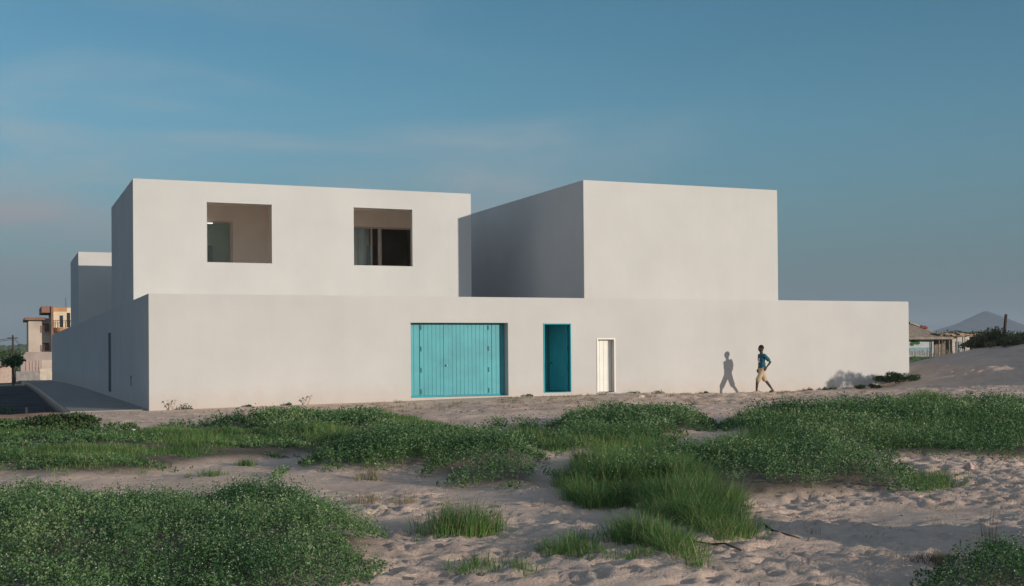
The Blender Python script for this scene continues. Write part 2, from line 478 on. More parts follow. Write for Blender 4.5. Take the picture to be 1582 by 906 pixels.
def grid_mesh(name, X, Y, Z, material, attrs={}):
    ny, nx = Z.shape
    me = bpy.data.meshes.new(name)
    co = np.stack([X, Y, Z], -1).reshape(-1, 3)
    me.vertices.add(len(co)); me.vertices.foreach_set('co', co.reshape(-1).astype(np.float32))
    i = np.arange(nx-1); j = np.arange(ny-1); I, J = np.meshgrid(i, j)
    a = (J*nx+I).reshape(-1); q = np.stack([a, a+1, a+1+nx, a+nx], -1).astype(np.int32)
    me.loops.add(len(q)*4); me.loops.foreach_set('vertex_index', q.reshape(-1))
    me.polygons.add(len(q)); me.polygons.foreach_set('loop_start', np.arange(0, len(q)*4, 4, dtype=np.int32))
    me.update(calc_edges=True)
    me.polygons.foreach_set('use_smooth', np.ones(len(q), bool))
    for k, v in attrs.items():
        at = me.attributes.new(k, 'FLOAT', 'POINT'); at.data.foreach_set('value', v.reshape(-1).astype(np.float32))
    me.materials.append(material)
    o = bpy.data.objects.new(name, me); return link(o)

soil = smooth(-2.4, -2.65, GXX)*smooth(-5.8, -4.6, GYY)*smooth(14, 9, GYY)
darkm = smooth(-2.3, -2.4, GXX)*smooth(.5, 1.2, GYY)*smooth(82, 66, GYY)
farm = np.maximum(smooth(76, 96, GYY), smooth(5, 14, GYY)*smooth(29, 31, GXX))
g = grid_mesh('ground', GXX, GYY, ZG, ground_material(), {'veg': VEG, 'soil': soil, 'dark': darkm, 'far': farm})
tag(g, 'pale pink sand with footprints and bare soil', None, None, 'structure')

# raised path along the side of the building
pm = MB()
ys = [.25, 3, 6, 12, 20, 32, 42, 54, 68, 76]
for a, b2 in zip(ys[:-1], ys[1:]):
    za = float(terrain(-1.2, a, False)); zb = float(terrain(-1.2, b2, False))
    x0, x1 = -2.30, -.034
    pm.quad((x0, a, za+.03), (x1, a, za+.03), (x1, b2, zb+.03), (x0, b2, zb+.03))
    pm.quad((x0, b2, zb+.03), (x0, b2, zb-.5), (x0, a, za-.5), (x0, a, za+.03))
pm.quad((-2.30, .25, -.5), (-.034, .25, -.5), (-.034, .25, .03), (-2.30, .25, .03))
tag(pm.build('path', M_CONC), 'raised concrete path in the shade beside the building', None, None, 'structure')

# ------------------------------------------------------------------ the building
H = 3.6; HU = 7.8
bld = empty('white_building', (0, 0, 0))
tag(bld, 'large white rendered building of flat stacked boxes with teal doors and two square openings above', 'building')

def wall_holes(mb, fn, w0, w1, z0, z1, holes, depth_fn=None):
    """front plane with rectangular holes; fn(a, d, z)->xyz with d the depth behind the face; holes: (a0,a1,b0,b1,depth)"""
    A = sorted(set([w0, w1] + [h[0] for h in holes] + [h[1] for h in holes]))
    Z = sorted(set([z0, z1] + [h[2] for h in holes] + [h[3] for h in holes]))
    for i in range(len(A)-1):
        for j in range(len(Z)-1):
            ca = (A[i]+A[i+1])/2; cz = (Z[j]+Z[j+1])/2
            if any(h[0] < ca < h[1] and h[2] < cz < h[3] for h in holes): continue
            mb.quad(fn(A[i], 0, Z[j]), fn(A[i+1], 0, Z[j]), fn(A[i+1], 0, Z[j+1]), fn(A[i], 0, Z[j+1]))
    for (a0, a1, b0, b1, d) in holes:
        mb.quad(fn(a0, 0, b0), fn(a0, 0, b1), fn(a0, d, b1), fn(a0, d, b0))
        mb.quad(fn(a1, 0, b1), fn(a1, 0, b0), fn(a1, d, b0), fn(a1, d, b1))
        mb.quad(fn(a0, 0, b0), fn(a0, d, b0), fn(a1, d, b0), fn(a1, 0, b0))
        mb.quad(fn(a0, 0, b1), fn(a1, 0, b1), fn(a1, d, b1), fn(a0, d, b1))

def merged(o):
    bm = bmesh.new(); bm.from_mesh(o.data); bmesh.ops.remove_doubles(bm, verts=bm.verts, dist=1e-4)
    bm.to_mesh(o.data); bm.free(); return o

GAR = (8.39, 11.91, .215, 2.72); DOR = (13.25, 14.31, .28, 2.70); SML = (15.37, 16.01, .245, 2.13)
P = .03
mb = MB()
fr = lambda a, d, z: (a, -P+d, z)
wall_holes(mb, fr, -P, 29.3, -1.2, H, [GAR+(.36,), DOR+(1.45,), SML+(.24,)])
sd = lambda a, d, z: (-P+d, a, z)
wall_holes(mb, sd, 76.0, -P, -2.5, H, [(13.8, 15.27, .2, 2.66, .30), (5.1, 5.75, .66, 1.0, .10)])
mb.quad((29.3, -P, -1.2), (29.3, 76, -1.2), (29.3, 76, H), (29.3, -P, H))
mb.quad((29.3, 76, -2.5), (-P, 76, -2.5), (-P, 76, H), (29.3, 76, H))
# parapet top and the roof a little below it
t = .22; zr = H-.25
mb.quad((-P, -P, H), (29.3, -P, H), (29.3-t, t, H), (t, t, H)); mb.quad((-P, 76, H), (-P, -P, H), (t, t, H), (t, 76-t, H))
mb.quad((29.3, -P, H), (29.3, 76, H), (29.3-t, 76-t, H), (29.3-t, t, H)); mb.quad((29.3, 76, H), (-P, 76, H), (t, 76-t, H), (29.3-t, 76-t, H))
for (a, b2) in (((t,t),(29.3-t,t)), ((29.3-t,t),(29.3-t,76-t)), ((29.3-t,76-t),(t,76-t)), ((t,76-t),(t,t))):
    mb.quad((a[0],a[1],H), (b2[0],b2[1],H), (b2[0],b2[1],zr), (a[0],a[1],zr))
mb.quad((t, t, zr), (29.3-t, t, zr), (29.3-t, 76-t, zr), (t, 76-t, zr))
low = merged(mb.build('ground_floor_wall', M_LOW, bld, bevel=.015))

# upper block with the two loggias
YB = 4.84; D = 7.9
mb = MB()
W1 = (2.50, 4.78, 4.97, 7.08); W2 = (7.81, 10.08, 4.97, 7.10)
f2 = lambda a, d, z: (a, YB+d, z)
wall_holes(mb, f2, 0, 12.44, H-.3, HU, [W1+(.2,), W2+(.2,)])
mb.quad((0, 13.65, H-.3), (0, YB, H-.3), (0, YB, HU), (0, 13.65, HU)); mb.quad((12.44, YB, H-.3), (12.44, 13.65, H-.3), (12.44, 13.65, HU), (12.44, YB, HU))
mb.quad((12.44, 13.65, H-.3), (0, 13.65, H-.3), (0, 13.65, HU), (12.44, 13.65, HU)); mb.quad((0, YB, HU), (12.44, YB, HU), (12.44, 13.65, HU), (0, 13.65, HU))
merged(mb.build('upper_storey_block', M_UP, bld, bevel=.015))
def room(x0, x1, glass, name):
    mb = MB(); y0, y1, z0, z1 = YB+.2, D, 3.85, 7.35
    for w in (W1, W2):
        if x0 < w[0] < x1: a0, a1, b0, b1 = w
    wall_holes(mb, lambda a, d, z: (a, y0+d*.01, z), x0, x1, z0, z1, [(a0, a1, b0, b1, 0)])
    mb.quad((x0, y0, z0), (x0, y1, z0), (x0, y1, z1), (x0, y0, z1)); mb.quad((x1, y1, z0), (x1, y0, z0), (x1, y0, z1), (x1, y1, z1))
    mb.quad((x0, y0, z1), (x0, y1, z1), (x1, y1, z1), (x1, y0, z1)); mb.quad((x0, y0, z0), (x1, y0, z0), (x1, y1, z0), (x0, y1, z0))
    ga, gb, gc, gd = glass
    wall_holes(mb, lambda a, d, z: (a, y1+d, z), x0, x1, z0, z1, [(ga, gb, gc, gd, .12)])
    o = mb.build(name, M_ROOM, bld)
    return o
room(.35, 5.25, (1.9, 3.93, 3.9, 6.76), 'loggia')
room(6.4, 11.75, (7.3, 11.12, 3.9, 6.74), 'loggia')

def box_in(mb, x0, x1, y0, y1, z0, z1):
    mb.quad((x0,y0,z0),(x0,y1,z0),(x0,y1,z1),(x0,y0,z1)); mb.quad((x1,y0,z0),(x1,y0,z1),(x1,y1,z1),(x1,y1,z0))
    mb.quad((x0,y1,z0),(x1,y1,z0),(x1,y1,z1),(x0,y1,z1)); mb.quad((x0,y0,z0),(x1,y0,z0),(x1,y1,z0),(x0,y1,z0)); mb.quad((x0,y0,z1),(x0,y1,z1),(x1,y1,z1),(x1,y0,z1))

def sliding_window(x0, x1, z0, z1, mull, name='sliding_window'):
    y = D+.05
    mb = MB(); t = .07
    mb.box(x0, x1, y, y+.06, z1-t, z1); mb.box(x0, x1, y, y+.06, z0, z0+t)
    mb.box(x0, x0+t, y, y+.06, z0+t, z1-t); mb.box(x1-.1, x1, y, y+.06, z0+t, z1-t)
    for (a, b2) in mull: mb.box(a, b2, y-.012, y+.05, z0+t, z1-t)
    fo = mb.build('window', M_ALU, bld)
    ms = [x0+t] + [v for m_ in mull for v in m_] + [x1-.1]
    for k in range(0, len(ms), 2):
        if ms[k+1]-ms[k] > .05:
            MB().quad_ret((ms[k], y+.03, z0+t), (ms[k+1], y+.03, z0+t), (ms[k+1], y+.03, z1-t), (ms[k], y+.03, z1-t)).build('pane', M_GLASS, fo)
    return fo
def _qr(s, a, b, c, d): s.quad(a, b, c, d); return s
MB.quad_ret = _qr
sliding_window(1.9, 3.93, 3.9, 6.76, [(2.2, 2.26)])
sliding_window(7.3, 11.12, 3.9, 6.74, [(9.36, 9.42), (9.66, 9.80)])
mb = MB(); box_in(mb, 1.2, 4.6, D+.13, D+1.2, 3.86, 7.0); mb.build('inner_room', mat('grey_green_room', (.78, .84, .76), .9, .06), bld)
mb = MB(); box_in(mb, 6.6, 11.9, D+.13, D+3.2, 3.86, 7.0); mb.build('inner_room', M_DARKIN, bld)
mb = MB(); mb.box(2.2, 3.30, D+.9, D+1.1, 3.9, 5.9); mb.build('cupboard', mat('grey_cupboard', (.36, .38, .36), .7), bld)
# pale curtain behind the left pane and a blue edge of a door behind it
mb = MB()
for k in range(24):
    a = 7.35+k*.085; mb.quad((a, D+.35+.03*math.sin(k*1.7), 3.9), (a+.085, D+.35+.03*math.sin((k+1)*1.7), 3.9), (a+.085, D+.35+.03*math.sin((k+1)*1.7), 6.7), (a, D+.35+.03*math.sin(k*1.7), 6.7))
mb.build('curtain', M_CURTAIN, bld)
MB().box(9.27, 9.43, D+.26, D+.30, 3.9, 6.0).build('blue_panel', M_BLUEP, bld)
# tube lamp on the loggia wall
lm, nt, b = newmat('lamp_tube'); b.inputs['Emission Color'].default_value = (1, .97, .9, 1); b.inputs['Emission Strength'].default_value = 1.1
MB().tube([(2.7, D-.06, 6.66), (3.17, D-.06, 6.66)], .022).build('lamp', lm, bld, smooth=True)

# right upper block, flush with the street wall, and the rear tower and the block hidden behind
mb = MB(); mb.box(14.86, 23.09, 0, 14.5, H-.2, HU); mb.build('upper_storey_block', M_UP, bld, bevel=.015)
mb = MB(); mb.box(0, 11, 36.6, 45.1, H-.2, HU); mb.build('rear_tower_block', M_UP, bld)
mb = MB(); mb.box(1.75, 16, 24.5, 32.6, H-.2, HU); mb.build('middle_block', M_UP, bld)

# garage door: two plank leaves between fixed plank sides, in a recess
ga0, ga1, gb0, gb1 = GAR
yg = .30
gd = MB(); gd.box(ga0+.004, ga1-.004, yg+.015, yg+.05, gb0+.004, gb1-.004)
garage = gd.build('garage_door', M_TEAL, bld)
def planks(x0, x1, z0, z1, y, w, parent, name, m, gap=.007):
    mb = MB(); n = max(1, round((x1-x0)/w)); s = (x1-x0)/n
    for k in range(n):
        jit = random.uniform(-.0015, .0015)
        mb.box(x0+k*s+gap/2, x0+(k+1)*s-gap/2, y+jit, y+.02, z0, z1)
    return mb.build(name, m, parent, bevel=.003)
cx = (ga0+ga1)/2-.3
planks(ga0+.01, ga0+.40, gb0+.05, gb1-.05, yg-.006, .19, garage, 'side_panel', M_TEAL)
planks(ga1-.48, ga1-.01, gb0+.05, gb1-.05, yg-.006, .157, garage, 'side_panel', M_TEAL)
for (a, b2) in ((ga0+.42, ga0+1.29), (ga0+1.30, ga1-.50)):
    lf = planks(a, b2, gb0+.05, gb1-.05, yg-.012, .145, garage, 'door_leaf', M_TEAL)
mb = MB(); mb.box(ga0+1.27, ga0+1.44, yg-.03, yg-.012, gb0+.04, gb1-.04); mb.build('meeting_board', M_TEAL, garage, bevel=.004)
mb = MB(); mb.tube([(ga0+1.37, yg-.03, 1.28), (ga0+1.37, yg-.07, 1.28)], .014); mb.ball((ga0+1.37, yg-.085, 1.28), .032); mb.build('door_knob', mat('pale_metal', (.55, .6, .58), .4, metal=.5), garage, smooth=True)
for xh in (ga0+.45, ga1-.62):
    for zh in (.40, 1.12, 1.84, 2.56):
        MB().box(xh, xh+.035, yg-.035, yg-.010, zh-.08, zh+.08).build('hinge', mat('teal_iron', (.03, .18, .21), .5) if 'teal_iron' not in bpy.data.materials else bpy.data.materials['teal_iron'], garage)
MB().box(ga0, ga1, yg-.04, yg+.0, gb0+.004, gb0+.045).build('bottom_rail', M_TEALD, garage)

# teal doorway: leaf swung inwards, painted frame, painted alcove
da0, da1, db0, db1 = DOR
door = MB()
tf = .035
door.box(da0, da0+tf, -.05, .10, db0, db1).box(da1-tf, da1, -.05, .10, db0, db1).box(da0+tf, da1-tf, -.05, .10, db1-tf, db1).box(da0+tf, da1-tf, -.045, .10, db0, db0+.02)
dr = door.build('doorway', M_TEALD, bld)
mb = MB(); box_in(mb, da0+.005, da1-.005, .10, 1.25, db0+.005, db1-.005); mb.build('alcove_lining', M_TEALD, dr)
planks(da0+.02, da1-.02, db0+.01, db1-.01, 1.215, .12, dr, 'inner_panel', M_TEAL)
lw = .98; ang = R(74)
ux, uy = -math.cos(ang), math.sin(ang)
leaf = MB()
for k in range(8):
    s0 = k*lw/8+.004; s1 = (k+1)*lw/8-.004; sm = (s0+s1)/2
    leaf.obox((da1-tf-.03+ux*sm, .10+uy*sm, (db0+db1)/2), (ux*(s1-s0)/2, uy*(s1-s0)/2, 0), (uy*.018, -ux*.018, 0), (0, 0, (db1-db0)/2-.04))
lo = leaf.build('door_leaf', M_TEAL, dr, bevel=.003)
for zh in (.48, 1.15, 1.83, 2.5):
    MB().box(da1-tf-.06, da1-tf-.005, .06, .098, zh-.06, zh+.06).build('hinge', bpy.data.materials['teal_iron'], lo)
MB().ball((da1-tf-.03+ux*.86-.03, .10+uy*.86, 1.3), .03).build('handle', M_IRON, lo, smooth=True)

# small white door
sa0, sa1, sb0, sb1 = SML
mb = MB(); mb.box(sa0-.05, sa0-.003, -P-.02, -P-.001, sb0, sb1+.05).box(sa1+.003, sa1+.05, -P-.02, -P-.001, sb0, sb1+.05).box(sa0-.003, sa1+.003, -P-.02, -P-.001, sb1+.003, sb1+.05)
sdoor = mb.build('meter_cupboard', M_WDOOR, bld)
planks(sa0+.004, sa1-.004, sb0+.02, sb1-.01, .17, .155, sdoor, 'door_leaf', M_WDOOR, .008)
MB().box(sa0-.04, sa1+.04, -P-.05, -P-.002, sb0-.035, sb0-.002).build('sill', M_LOW, sdoor)

# doors and boxes in the shaded side wall
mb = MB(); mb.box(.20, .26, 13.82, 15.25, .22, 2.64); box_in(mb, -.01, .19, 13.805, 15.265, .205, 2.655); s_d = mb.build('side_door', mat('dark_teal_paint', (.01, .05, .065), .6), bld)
mb = MB()
for k in range(9): mb.box(.18, .199, 13.84+k*.157, 13.84+(k+1)*.157-.01, .24, 2.62)
mb.build('door_leaf', bpy.data.materials['dark_teal_paint'], s_d)
MB().box(.03, .06, 5.12, 5.73, .67, .99).build('meter_flap', mat('grey_flap', (.25, .27, .29), .5), bld)

# ------------------------------------------------------------------ plants
def leaves_from(base, axis_dir, size, width, rngl):
    """rhombus leaves: base (n,3), direction (n,3), returns quads"""
    n = len(base)
    d = axis_dir/np.linalg.norm(axis_dir, axis=1, keepdims=True)
    r = rngl.normal(size=(n, 3)); r[:, 2] *= .35
    w = np.cross(d, r); w /= np.linalg.norm(w, axis=1, keepdims=True)+1e-9
    L = size[:, None]; Wd = width[:, None]
    p0 = base; p2 = base + d*L; m = base + d*L*.5
    nrm = np.cross(d, w)
    return np.stack([p0, m+w*Wd*.5+nrm*Wd*.12, p2, m-w*Wd*.5+nrm*Wd*.12], 1)

def depth(x, y): return (x-CAM[0])*CF[0]+(y-CAM[1])*CF[1]

def sample_poly(P, dens, rngl):
    x0, y0 = P.min(0); x1, y1 = P.max(0)
    n = int((x1-x0)*(y1-y0)*dens)
    x = rngl.uniform(x0, x1, n); y = rngl.uniform(y0, y1, n)
    m = inside(P, x, y); return x[m], y[m]

def visible(x, y, pad=1.5):
    """drop plants well outside the view wedge"""
    d = depth(x, y); r = (x-CAM[0])*CR[0]+(y-CAM[1])*CR[1]
    return (d > 6.5) & (np.abs(r) < d*.4215+pad+2)

def cover_plants(P, H0, dens, seed, flowers=.05, frag=None):
    rg = np.random.default_rng(seed)
    x, y = sample_poly(P, dens*1.55, rg); m = visible(x, y); x, y = x[m], y[m]
    ed = edge_dist(P, x, y); nz = fbm(x*1.3+seed, y*1.3, 4)
    lat = x*.92-y*.39; fwd = x*.39+y*.92
    keep = (smooth(-.22, .22, ed + nz*.8) > rg.random(len(x))*.9) & (fbm(x*.8+9, y*.8+seed, 3) + .5*fbm(x*3+9, y*3, 2) + .2*np.minimum(ed, .6) > (-.16 if frag is None else -.06)) & ((np.ones(len(x)) if frag is None else fbm(lat*.35+seed, fwd*.95, 4)+.25*fbm(x*2.5, y*2.5, 2)) > (0 if frag is None else frag))
    x, y, ed, nz = x[keep], y[keep], ed[keep], nz[keep]
    z = gz(x, y)
    hl = H0*(.35+.65*smooth(0, .55, ed))*(.55+1.7*nz+.75*rg.random(len(x))**2)
    hl = np.clip(hl, .05, H0*1.5)
    dp = depth(x, y); LS = np.clip(.0019*dp, .022, .07)
    quads = []; tints = []; fq = []
    nl = 9
    la = rg.uniform(0, 2*np.pi, len(x)); lean = rg.uniform(.05, .7, len(x))
    dirv = np.stack([np.cos(la)*lean, np.sin(la)*lean, np.ones(len(x))], 1)
    base = np.stack([x, y, z], 1)
    pt = np.clip(rg.random(len(x))*.6+.2+1.5*fbm(x*2.3+seed, y*2.3, 3)+.8*fbm(x*.6, y*.6+seed, 2), 0, 1)
    for k in range(nl):
        t = (k+.5)/nl; t = .25+.75*t
        p = base + dirv*(hl*t)[:, None] + rg.normal(0, .012, (len(x), 3))*(LS/.022)[:, None]*.5
        a = rg.uniform(0, 2*np.pi, len(x)); el = rg.uniform(-.1, 1.1, len(x))
        d = np.stack([np.cos(a)*np.cos(el), np.sin(a)*np.cos(el), np.sin(el)], 1)
        s = LS*rg.uniform(.7, 1.4, len(x))
        quads.append(leaves_from(p, d, s, s*rg.uniform(.38, .6, len(x)), rg))
        tints.append(np.clip(pt*.62+rg.random(len(x))*.38+(.1 if k > 6 else -.1)*1, 0, .93))
    Q = np.concatenate(quads); Tn = np.concatenate(tints)
    m = rg.random(len(x)) < flowers
    n = m.sum(); top = base[m]+dirv[m]*(hl[m]*1.03)[:, None]
    for j in range(2):
        d = rg.normal(size=(n, 3)); d[:, 2] = np.abs(d[:, 2])*.3; s = LS[m]*.36*rg.uniform(.6, 1.4, n)
        off = rg.normal(0, .02, (n, 3))*(LS[m]/.022)[:, None]*.4
        fq.append(leaves_from(top+off, d, s, s*1.0, rg))
    return Q, Tn, np.concatenate(fq)

def grass_blades(cx, cy, cz, L, nb, rg, spread=.06, wid=None, lean=1.0, erect=.0):
    """nb blades per tuft centre"""
    n = len(cx); cx = np.repeat(cx, nb); cy = np.repeat(cy, nb); cz = np.repeat(cz, nb); L = np.repeat(L, nb)*rg.uniform(.45, 1.15, n*nb)
    a = rg.uniform(0, 2*np.pi, n*nb); rr = rg.random(n*nb)**.7*spread
    bx = cx+np.cos(a)*rr; by = cy+np.sin(a)*rr
    a2 = a+rg.normal(0, .6, n*nb); ln = rg.uniform(.15, .95, n*nb)*lean
    dp = depth(bx, by); w = np.clip(.00034*dp, .0045, .02)*rg.uniform(.7, 1.3, n*nb) if wid is None else np.full(n*nb, wid)
    dx, dy = np.cos(a2), np.sin(a2)
    side = np.stack([-dy, dx, np.zeros_like(dx)], 1); rot = rg.uniform(-.8, .8, n*nb)
    side = side*np.cos(rot)[:, None] + np.stack([dx, dy, np.zeros_like(dx)], 1)*np.sin(rot)[:, None]
    pts = []
    for t in (0, .38, .72, 1.0):
        h = L*(t - .33*ln*t*t); o = L*ln*(t**1.9)*.85
        pts.append(np.stack([bx+dx*o, by+dy*o, cz+h-.01], 1))
    Q = []
    for k, (w0, w1) in enumerate(((1, .9), (.9, .6), (.6, .08))):
        A, B = pts[k], pts[k+1]
        Q.append(np.stack([A-side*(w*w0/2)[:, None], A+side*(w*w0/2)[:, None], B+side*(w*w1/2)[:, None], B-side*(w*w1/2)[:, None]], 1))
    tn = rg.random(n*nb)
    return np.concatenate(Q), np.tile(tn, 3)

M_COVER = leafmat('creeper_leaf', (.042, .110, .040), (.125, .225, .088), .28, .6, c2=(.34, .37, .22))
M_GRASS = leafmat('grass_blade', (.048, .130, .034), (.135, .265, .078), .3, .5, c2=(.36, .30, .15))
M_DRY = leafmat('dry_grass', (.20, .17, .09), (.34, .28, .17), .2, 1, c2=(.12, .2, .06))
M_BROWN = leafmat('brown_dead_grass', (.09, .05, .035), (.20, .12, .085), .1, 1)
M_FLOWER = mat('tiny_white_flower', (.46, .52, .42), .7, .25, 3)
M_SHRUB = leafmat('shrub_leaf', (.030, .062, .026), (.075, .125, .045), .2, .7)
M_BARK = mat('bark', (.12, .09, .07), .9, .3, 8, bump=.5)
M_BRANCH = mat('dry_wood', (.42, .34, .27), .9, .2, 6)

Qs, Ts, Fs = [], [], []
for i, (n_, P_, h_, dn) in enumerate(COVER):
    q, t_, f = cover_plants(P_, h_, dn, 40+i, flowers=(.16 if n_ in 'aie' else .08), frag={'a': None, 'i': None, 'k': .12, 'l': .02, 'g': -.03, 'b': -.08, 'c': -.05, 'd': -.06, 'e': -.065}[n_])
    Qs.append(q); Ts.append(t_); Fs.append(f)
gc = quads_mesh('ground_cover', np.concatenate(Qs), M_COVER, np.concatenate(Ts))
tag(gc, 'low dark green leafy creeper carpeting the sand in front of the white building', 'ground cover', None, 'stuff')
fl = quads_mesh('tiny_flowers', np.concatenate(Fs), M_FLOWER)
tag(fl, 'tiny whitish flower heads dotted over the green creeper', 'flowers', None, 'stuff')

Qs, Ts = [], []
for i, (n_, P_, h_, dn) in enumerate(GRASS):
    rg = np.random.default_rng(90+i)
    x, y = sample_poly(P_, dn, rg); m = visible(x, y); x, y = x[m], y[m]
    ed = edge_dist(P_, x, y); nz = fbm(x*1.1+i*3, y*1.1, 3)
    k = (ed*.35+nz+fbm(x*2.9+i, y*2.9, 2)*.5 > .0) if n_ not in 'tuv' else (ed*.7+nz+fbm(x*3.1, y*3.1, 2)*.5 > (-.16 if n_ == 'u' else -.08))
    x, y, ed, nz = x[k], y[k], ed[k], nz[k]
    L = h_*np.clip(.5+.4*smooth(0, .5, ed)+nz*1.1+.5*fbm(x*2.7+8, y*2.7, 2), .3, 1.4)
    nb = 44 if n_ in 'tuv' else 28
    q, t_ = grass_blades(x, y, gz(x, y), L, nb, rg, spread=.12 if n_ in 'tu' else .2, lean=1.5 if n_ in 'tuv' else 1.1)
    Qs.append(q); Ts.append(t_)
gg = quads_mesh('wild_grass', np.concatenate(Qs), M_GRASS, np.concatenate(Ts))
tag(gg, 'bright green wild grass growing in drifts among the creeper on the sand', 'grass', None, 'stuff')

rg = np.random.default_rng(301); Qs, Ts = [], []
for (x0, x1, y0, y1, n) in ((4, 23, -7.5, -.4, 900), (-3.5, 6, -18, -7, 300), (2, 14, -26, -14, 160), (0, 9, -31, -24, 90)):
    x = rg.uniform(x0, x1, n); y = rg.uniform(y0, y1, n); k = fbm(x*.7, y*.7+4, 3) > -.02
    q, t_ = grass_blades(x[k], y[k], gz(x[k], y[k]), rg.uniform(.04, .15, k.sum()), 14, rg, spread=.14, lean=1.8); Qs.append(q); Ts.append(t_)
dg = quads_mesh('dry_litter', np.concatenate(Qs), M_DRY, np.concatenate(Ts)); tag(dg, 'dry wisps and low dead weeds scattered over the sand before the wall', 'dry grass', None, 'stuff')

n = 5200
x = rg.uniform(-4, 22, n); y = rg.uniform(-32, -1, n); k = (fbm(x*.5+40, y*.5, 3) > -.06) & (depth(x, y) > 7); x, y = x[k], y[k]; n = len(x)
a = rg.uniform(0, 6.28, n); d = np.stack([np.cos(a), np.sin(a), rg.normal(0, .15, n)], 1); s_ = np.clip(.0022*depth(x, y), .02, .08)*rg.uniform(.5, 1.6, n)
lt = quads_mesh('dead_leaf_litter', leaves_from(np.stack([x, y, gz(x, y)+.008], 1), d, s_, s_*rg.uniform(.12, .4, n), rg), mat('dead_litter', (.13, .09, .065), .9, .5, 5))
tag(lt, 'dark scraps of dead leaves and twigs strewn over the sand', 'litter', None, 'stuff')

def pick_ground(u, v):
    x, y, z = on_ground(u, v); return x, y, gz1(x, y)

def tuft(u, v, L, nt_, spread, label, group='separate grass tufts standing on the bare sand', name='grass_tuft', m=None, seed=1, lean=1.0):
    x, y, z = pick_ground(u, v); rg = np.random.default_rng(seed)
    a = rg.uniform(0, 6.28, nt_); r = rg.random(nt_)**.6*spread
    cx = np.cos(a)*r*1.3; cy = np.sin(a)*r
    q, t_ = grass_blades(cx + x, cy + y, gz(cx+x, cy+y), np.full(nt_, L)*(1.1-.5*r/spread), 22, rg, spread=.07, lean=lean)
    q = q - np.array([x, y, z])
    o = quads_mesh(name, q, m or M_GRASS, t_); o.location = (x, y, z)
    return tag(o, label, 'grass tuft', group)
tuft(715, 826, .42, 70, .36, 'large bright green grass tuft alone in the sand hollow at centre front', seed=1)
tuft(745, 880, .17, 18, .26, 'sparse low green tuft on pale sand below the large tuft', seed=2)
tuft(565, 778, .20, 6, .16, 'thin yellowish tuft on the sand just right of the left creeper carpet', m=M_DRY, seed=3)
tuft(622, 778, .16, 7, .11, 'small dry tuft between the left creeper and the large grass tuft', m=M_DRY, seed=4)
tuft(575, 742, .26, 7, .16, 'dry straw coloured weeds at the front edge of the middle creeper', m=M_DRY, seed=5)
tuft(822, 884, .14, 6, .12, 'tiny green tuft at the bottom of the sand below the tall grass', seed=6)
tuft(320, 735, .16, 10, .18, 'small green tuft on pale sand right of the left grass strip', seed=7)
tuft(382, 720, .16, 14, .11, 'low grass tuft lying on the sand between the two creeper drifts', seed=8)
tuft(955, 862, .14, 14, .2, 'short ragged tuft on the sand in front of the tall grass', seed=9)
tuft(1455, 870, .12, 10, .07, 'dead brown weed remains on the shaded sand at lower right', m=M_DRY, seed=10)
tuft(1530, 850, .34, 2, .12, 'few tall straw stalks rising over the flowering plants at lower right', m=M_DRY, seed=11, lean=.35)
tuft(330, 896, .17, 10, .16, 'brown dried-out plant in the left creeper carpet near the bottom edge', m=M_BROWN, seed=15)
tuft(1437, 872, .12, 12, .16, 'flattened dark brown dead plant on the shaded sand at lower right', m=M_BROWN, seed=16, lean=2.2)
tuft(690, 668, .20, 22, .5, 'bright green tuft on the sand below the garage door', seed=12)
tuft(580, 640, .20, 26, .5, 'bright green tuft nearest the wall left of the garage door', seed=13)

def shrub(name, cx, cy, rx, ry, h, n, leaf, label, cat, group=None, m=None, seed=1, stems=6, base=None, wide=.5):
    """uneven dome of leaves in clumps over a few stems"""
    rg = np.random.default_rng(seed)
    z0 = gz1(cx, cy) if base is None else base
    e = empty(name, (cx, cy, z0)); tag(e, label, cat, group)
    nc = max(5, int(n/90)); c = []
    for k in range(nc):
        a = rg.uniform(0, 6.28); r = rg.random()**.5; zz = h*(.30+.62*rg.random()*(1-.55*r*r))
        c.append((math.cos(a)*r*rx, math.sin(a)*r*ry, zz))
    c = np.array(c); cs = rg.uniform(.16, .32, nc)
    idx = rg.integers(0, nc, n)
    off = rg.normal(size=(n, 3)); off /= np.linalg.norm(off, axis=1, keepdims=True)
    rad = rg.random(n)**.4
    sz = cs[idx]*rad
    p = c[idx] + off*sz[:, None]*np.array([rx, ry, h*.8])*1.0
    p[:, 2] = np.maximum(p[:, 2], .02)
    d = off + rg.normal(0, .5, (n, 3)); d[:, 2] += .3
    s = leaf*rg.uniform(.7, 1.3, n)
    q = leaves_from(p, d, s, s*wide, rg)
    quads_mesh('foliage', q, m or M_SHRUB, rg.random(n), e)
    mb = MB()
    for k in range(stems):
        j = rg.integers(0, nc); mb.tube([(c[j][0]*.1, c[j][1]*.1, -.1), (c[j][0]*.5, c[j][1]*.5, c[j][2]*.55), tuple(c[j])], [.03*h, .02*h, .008*h], 5)
    mb.build('stem', M_BARK, e)
    return e

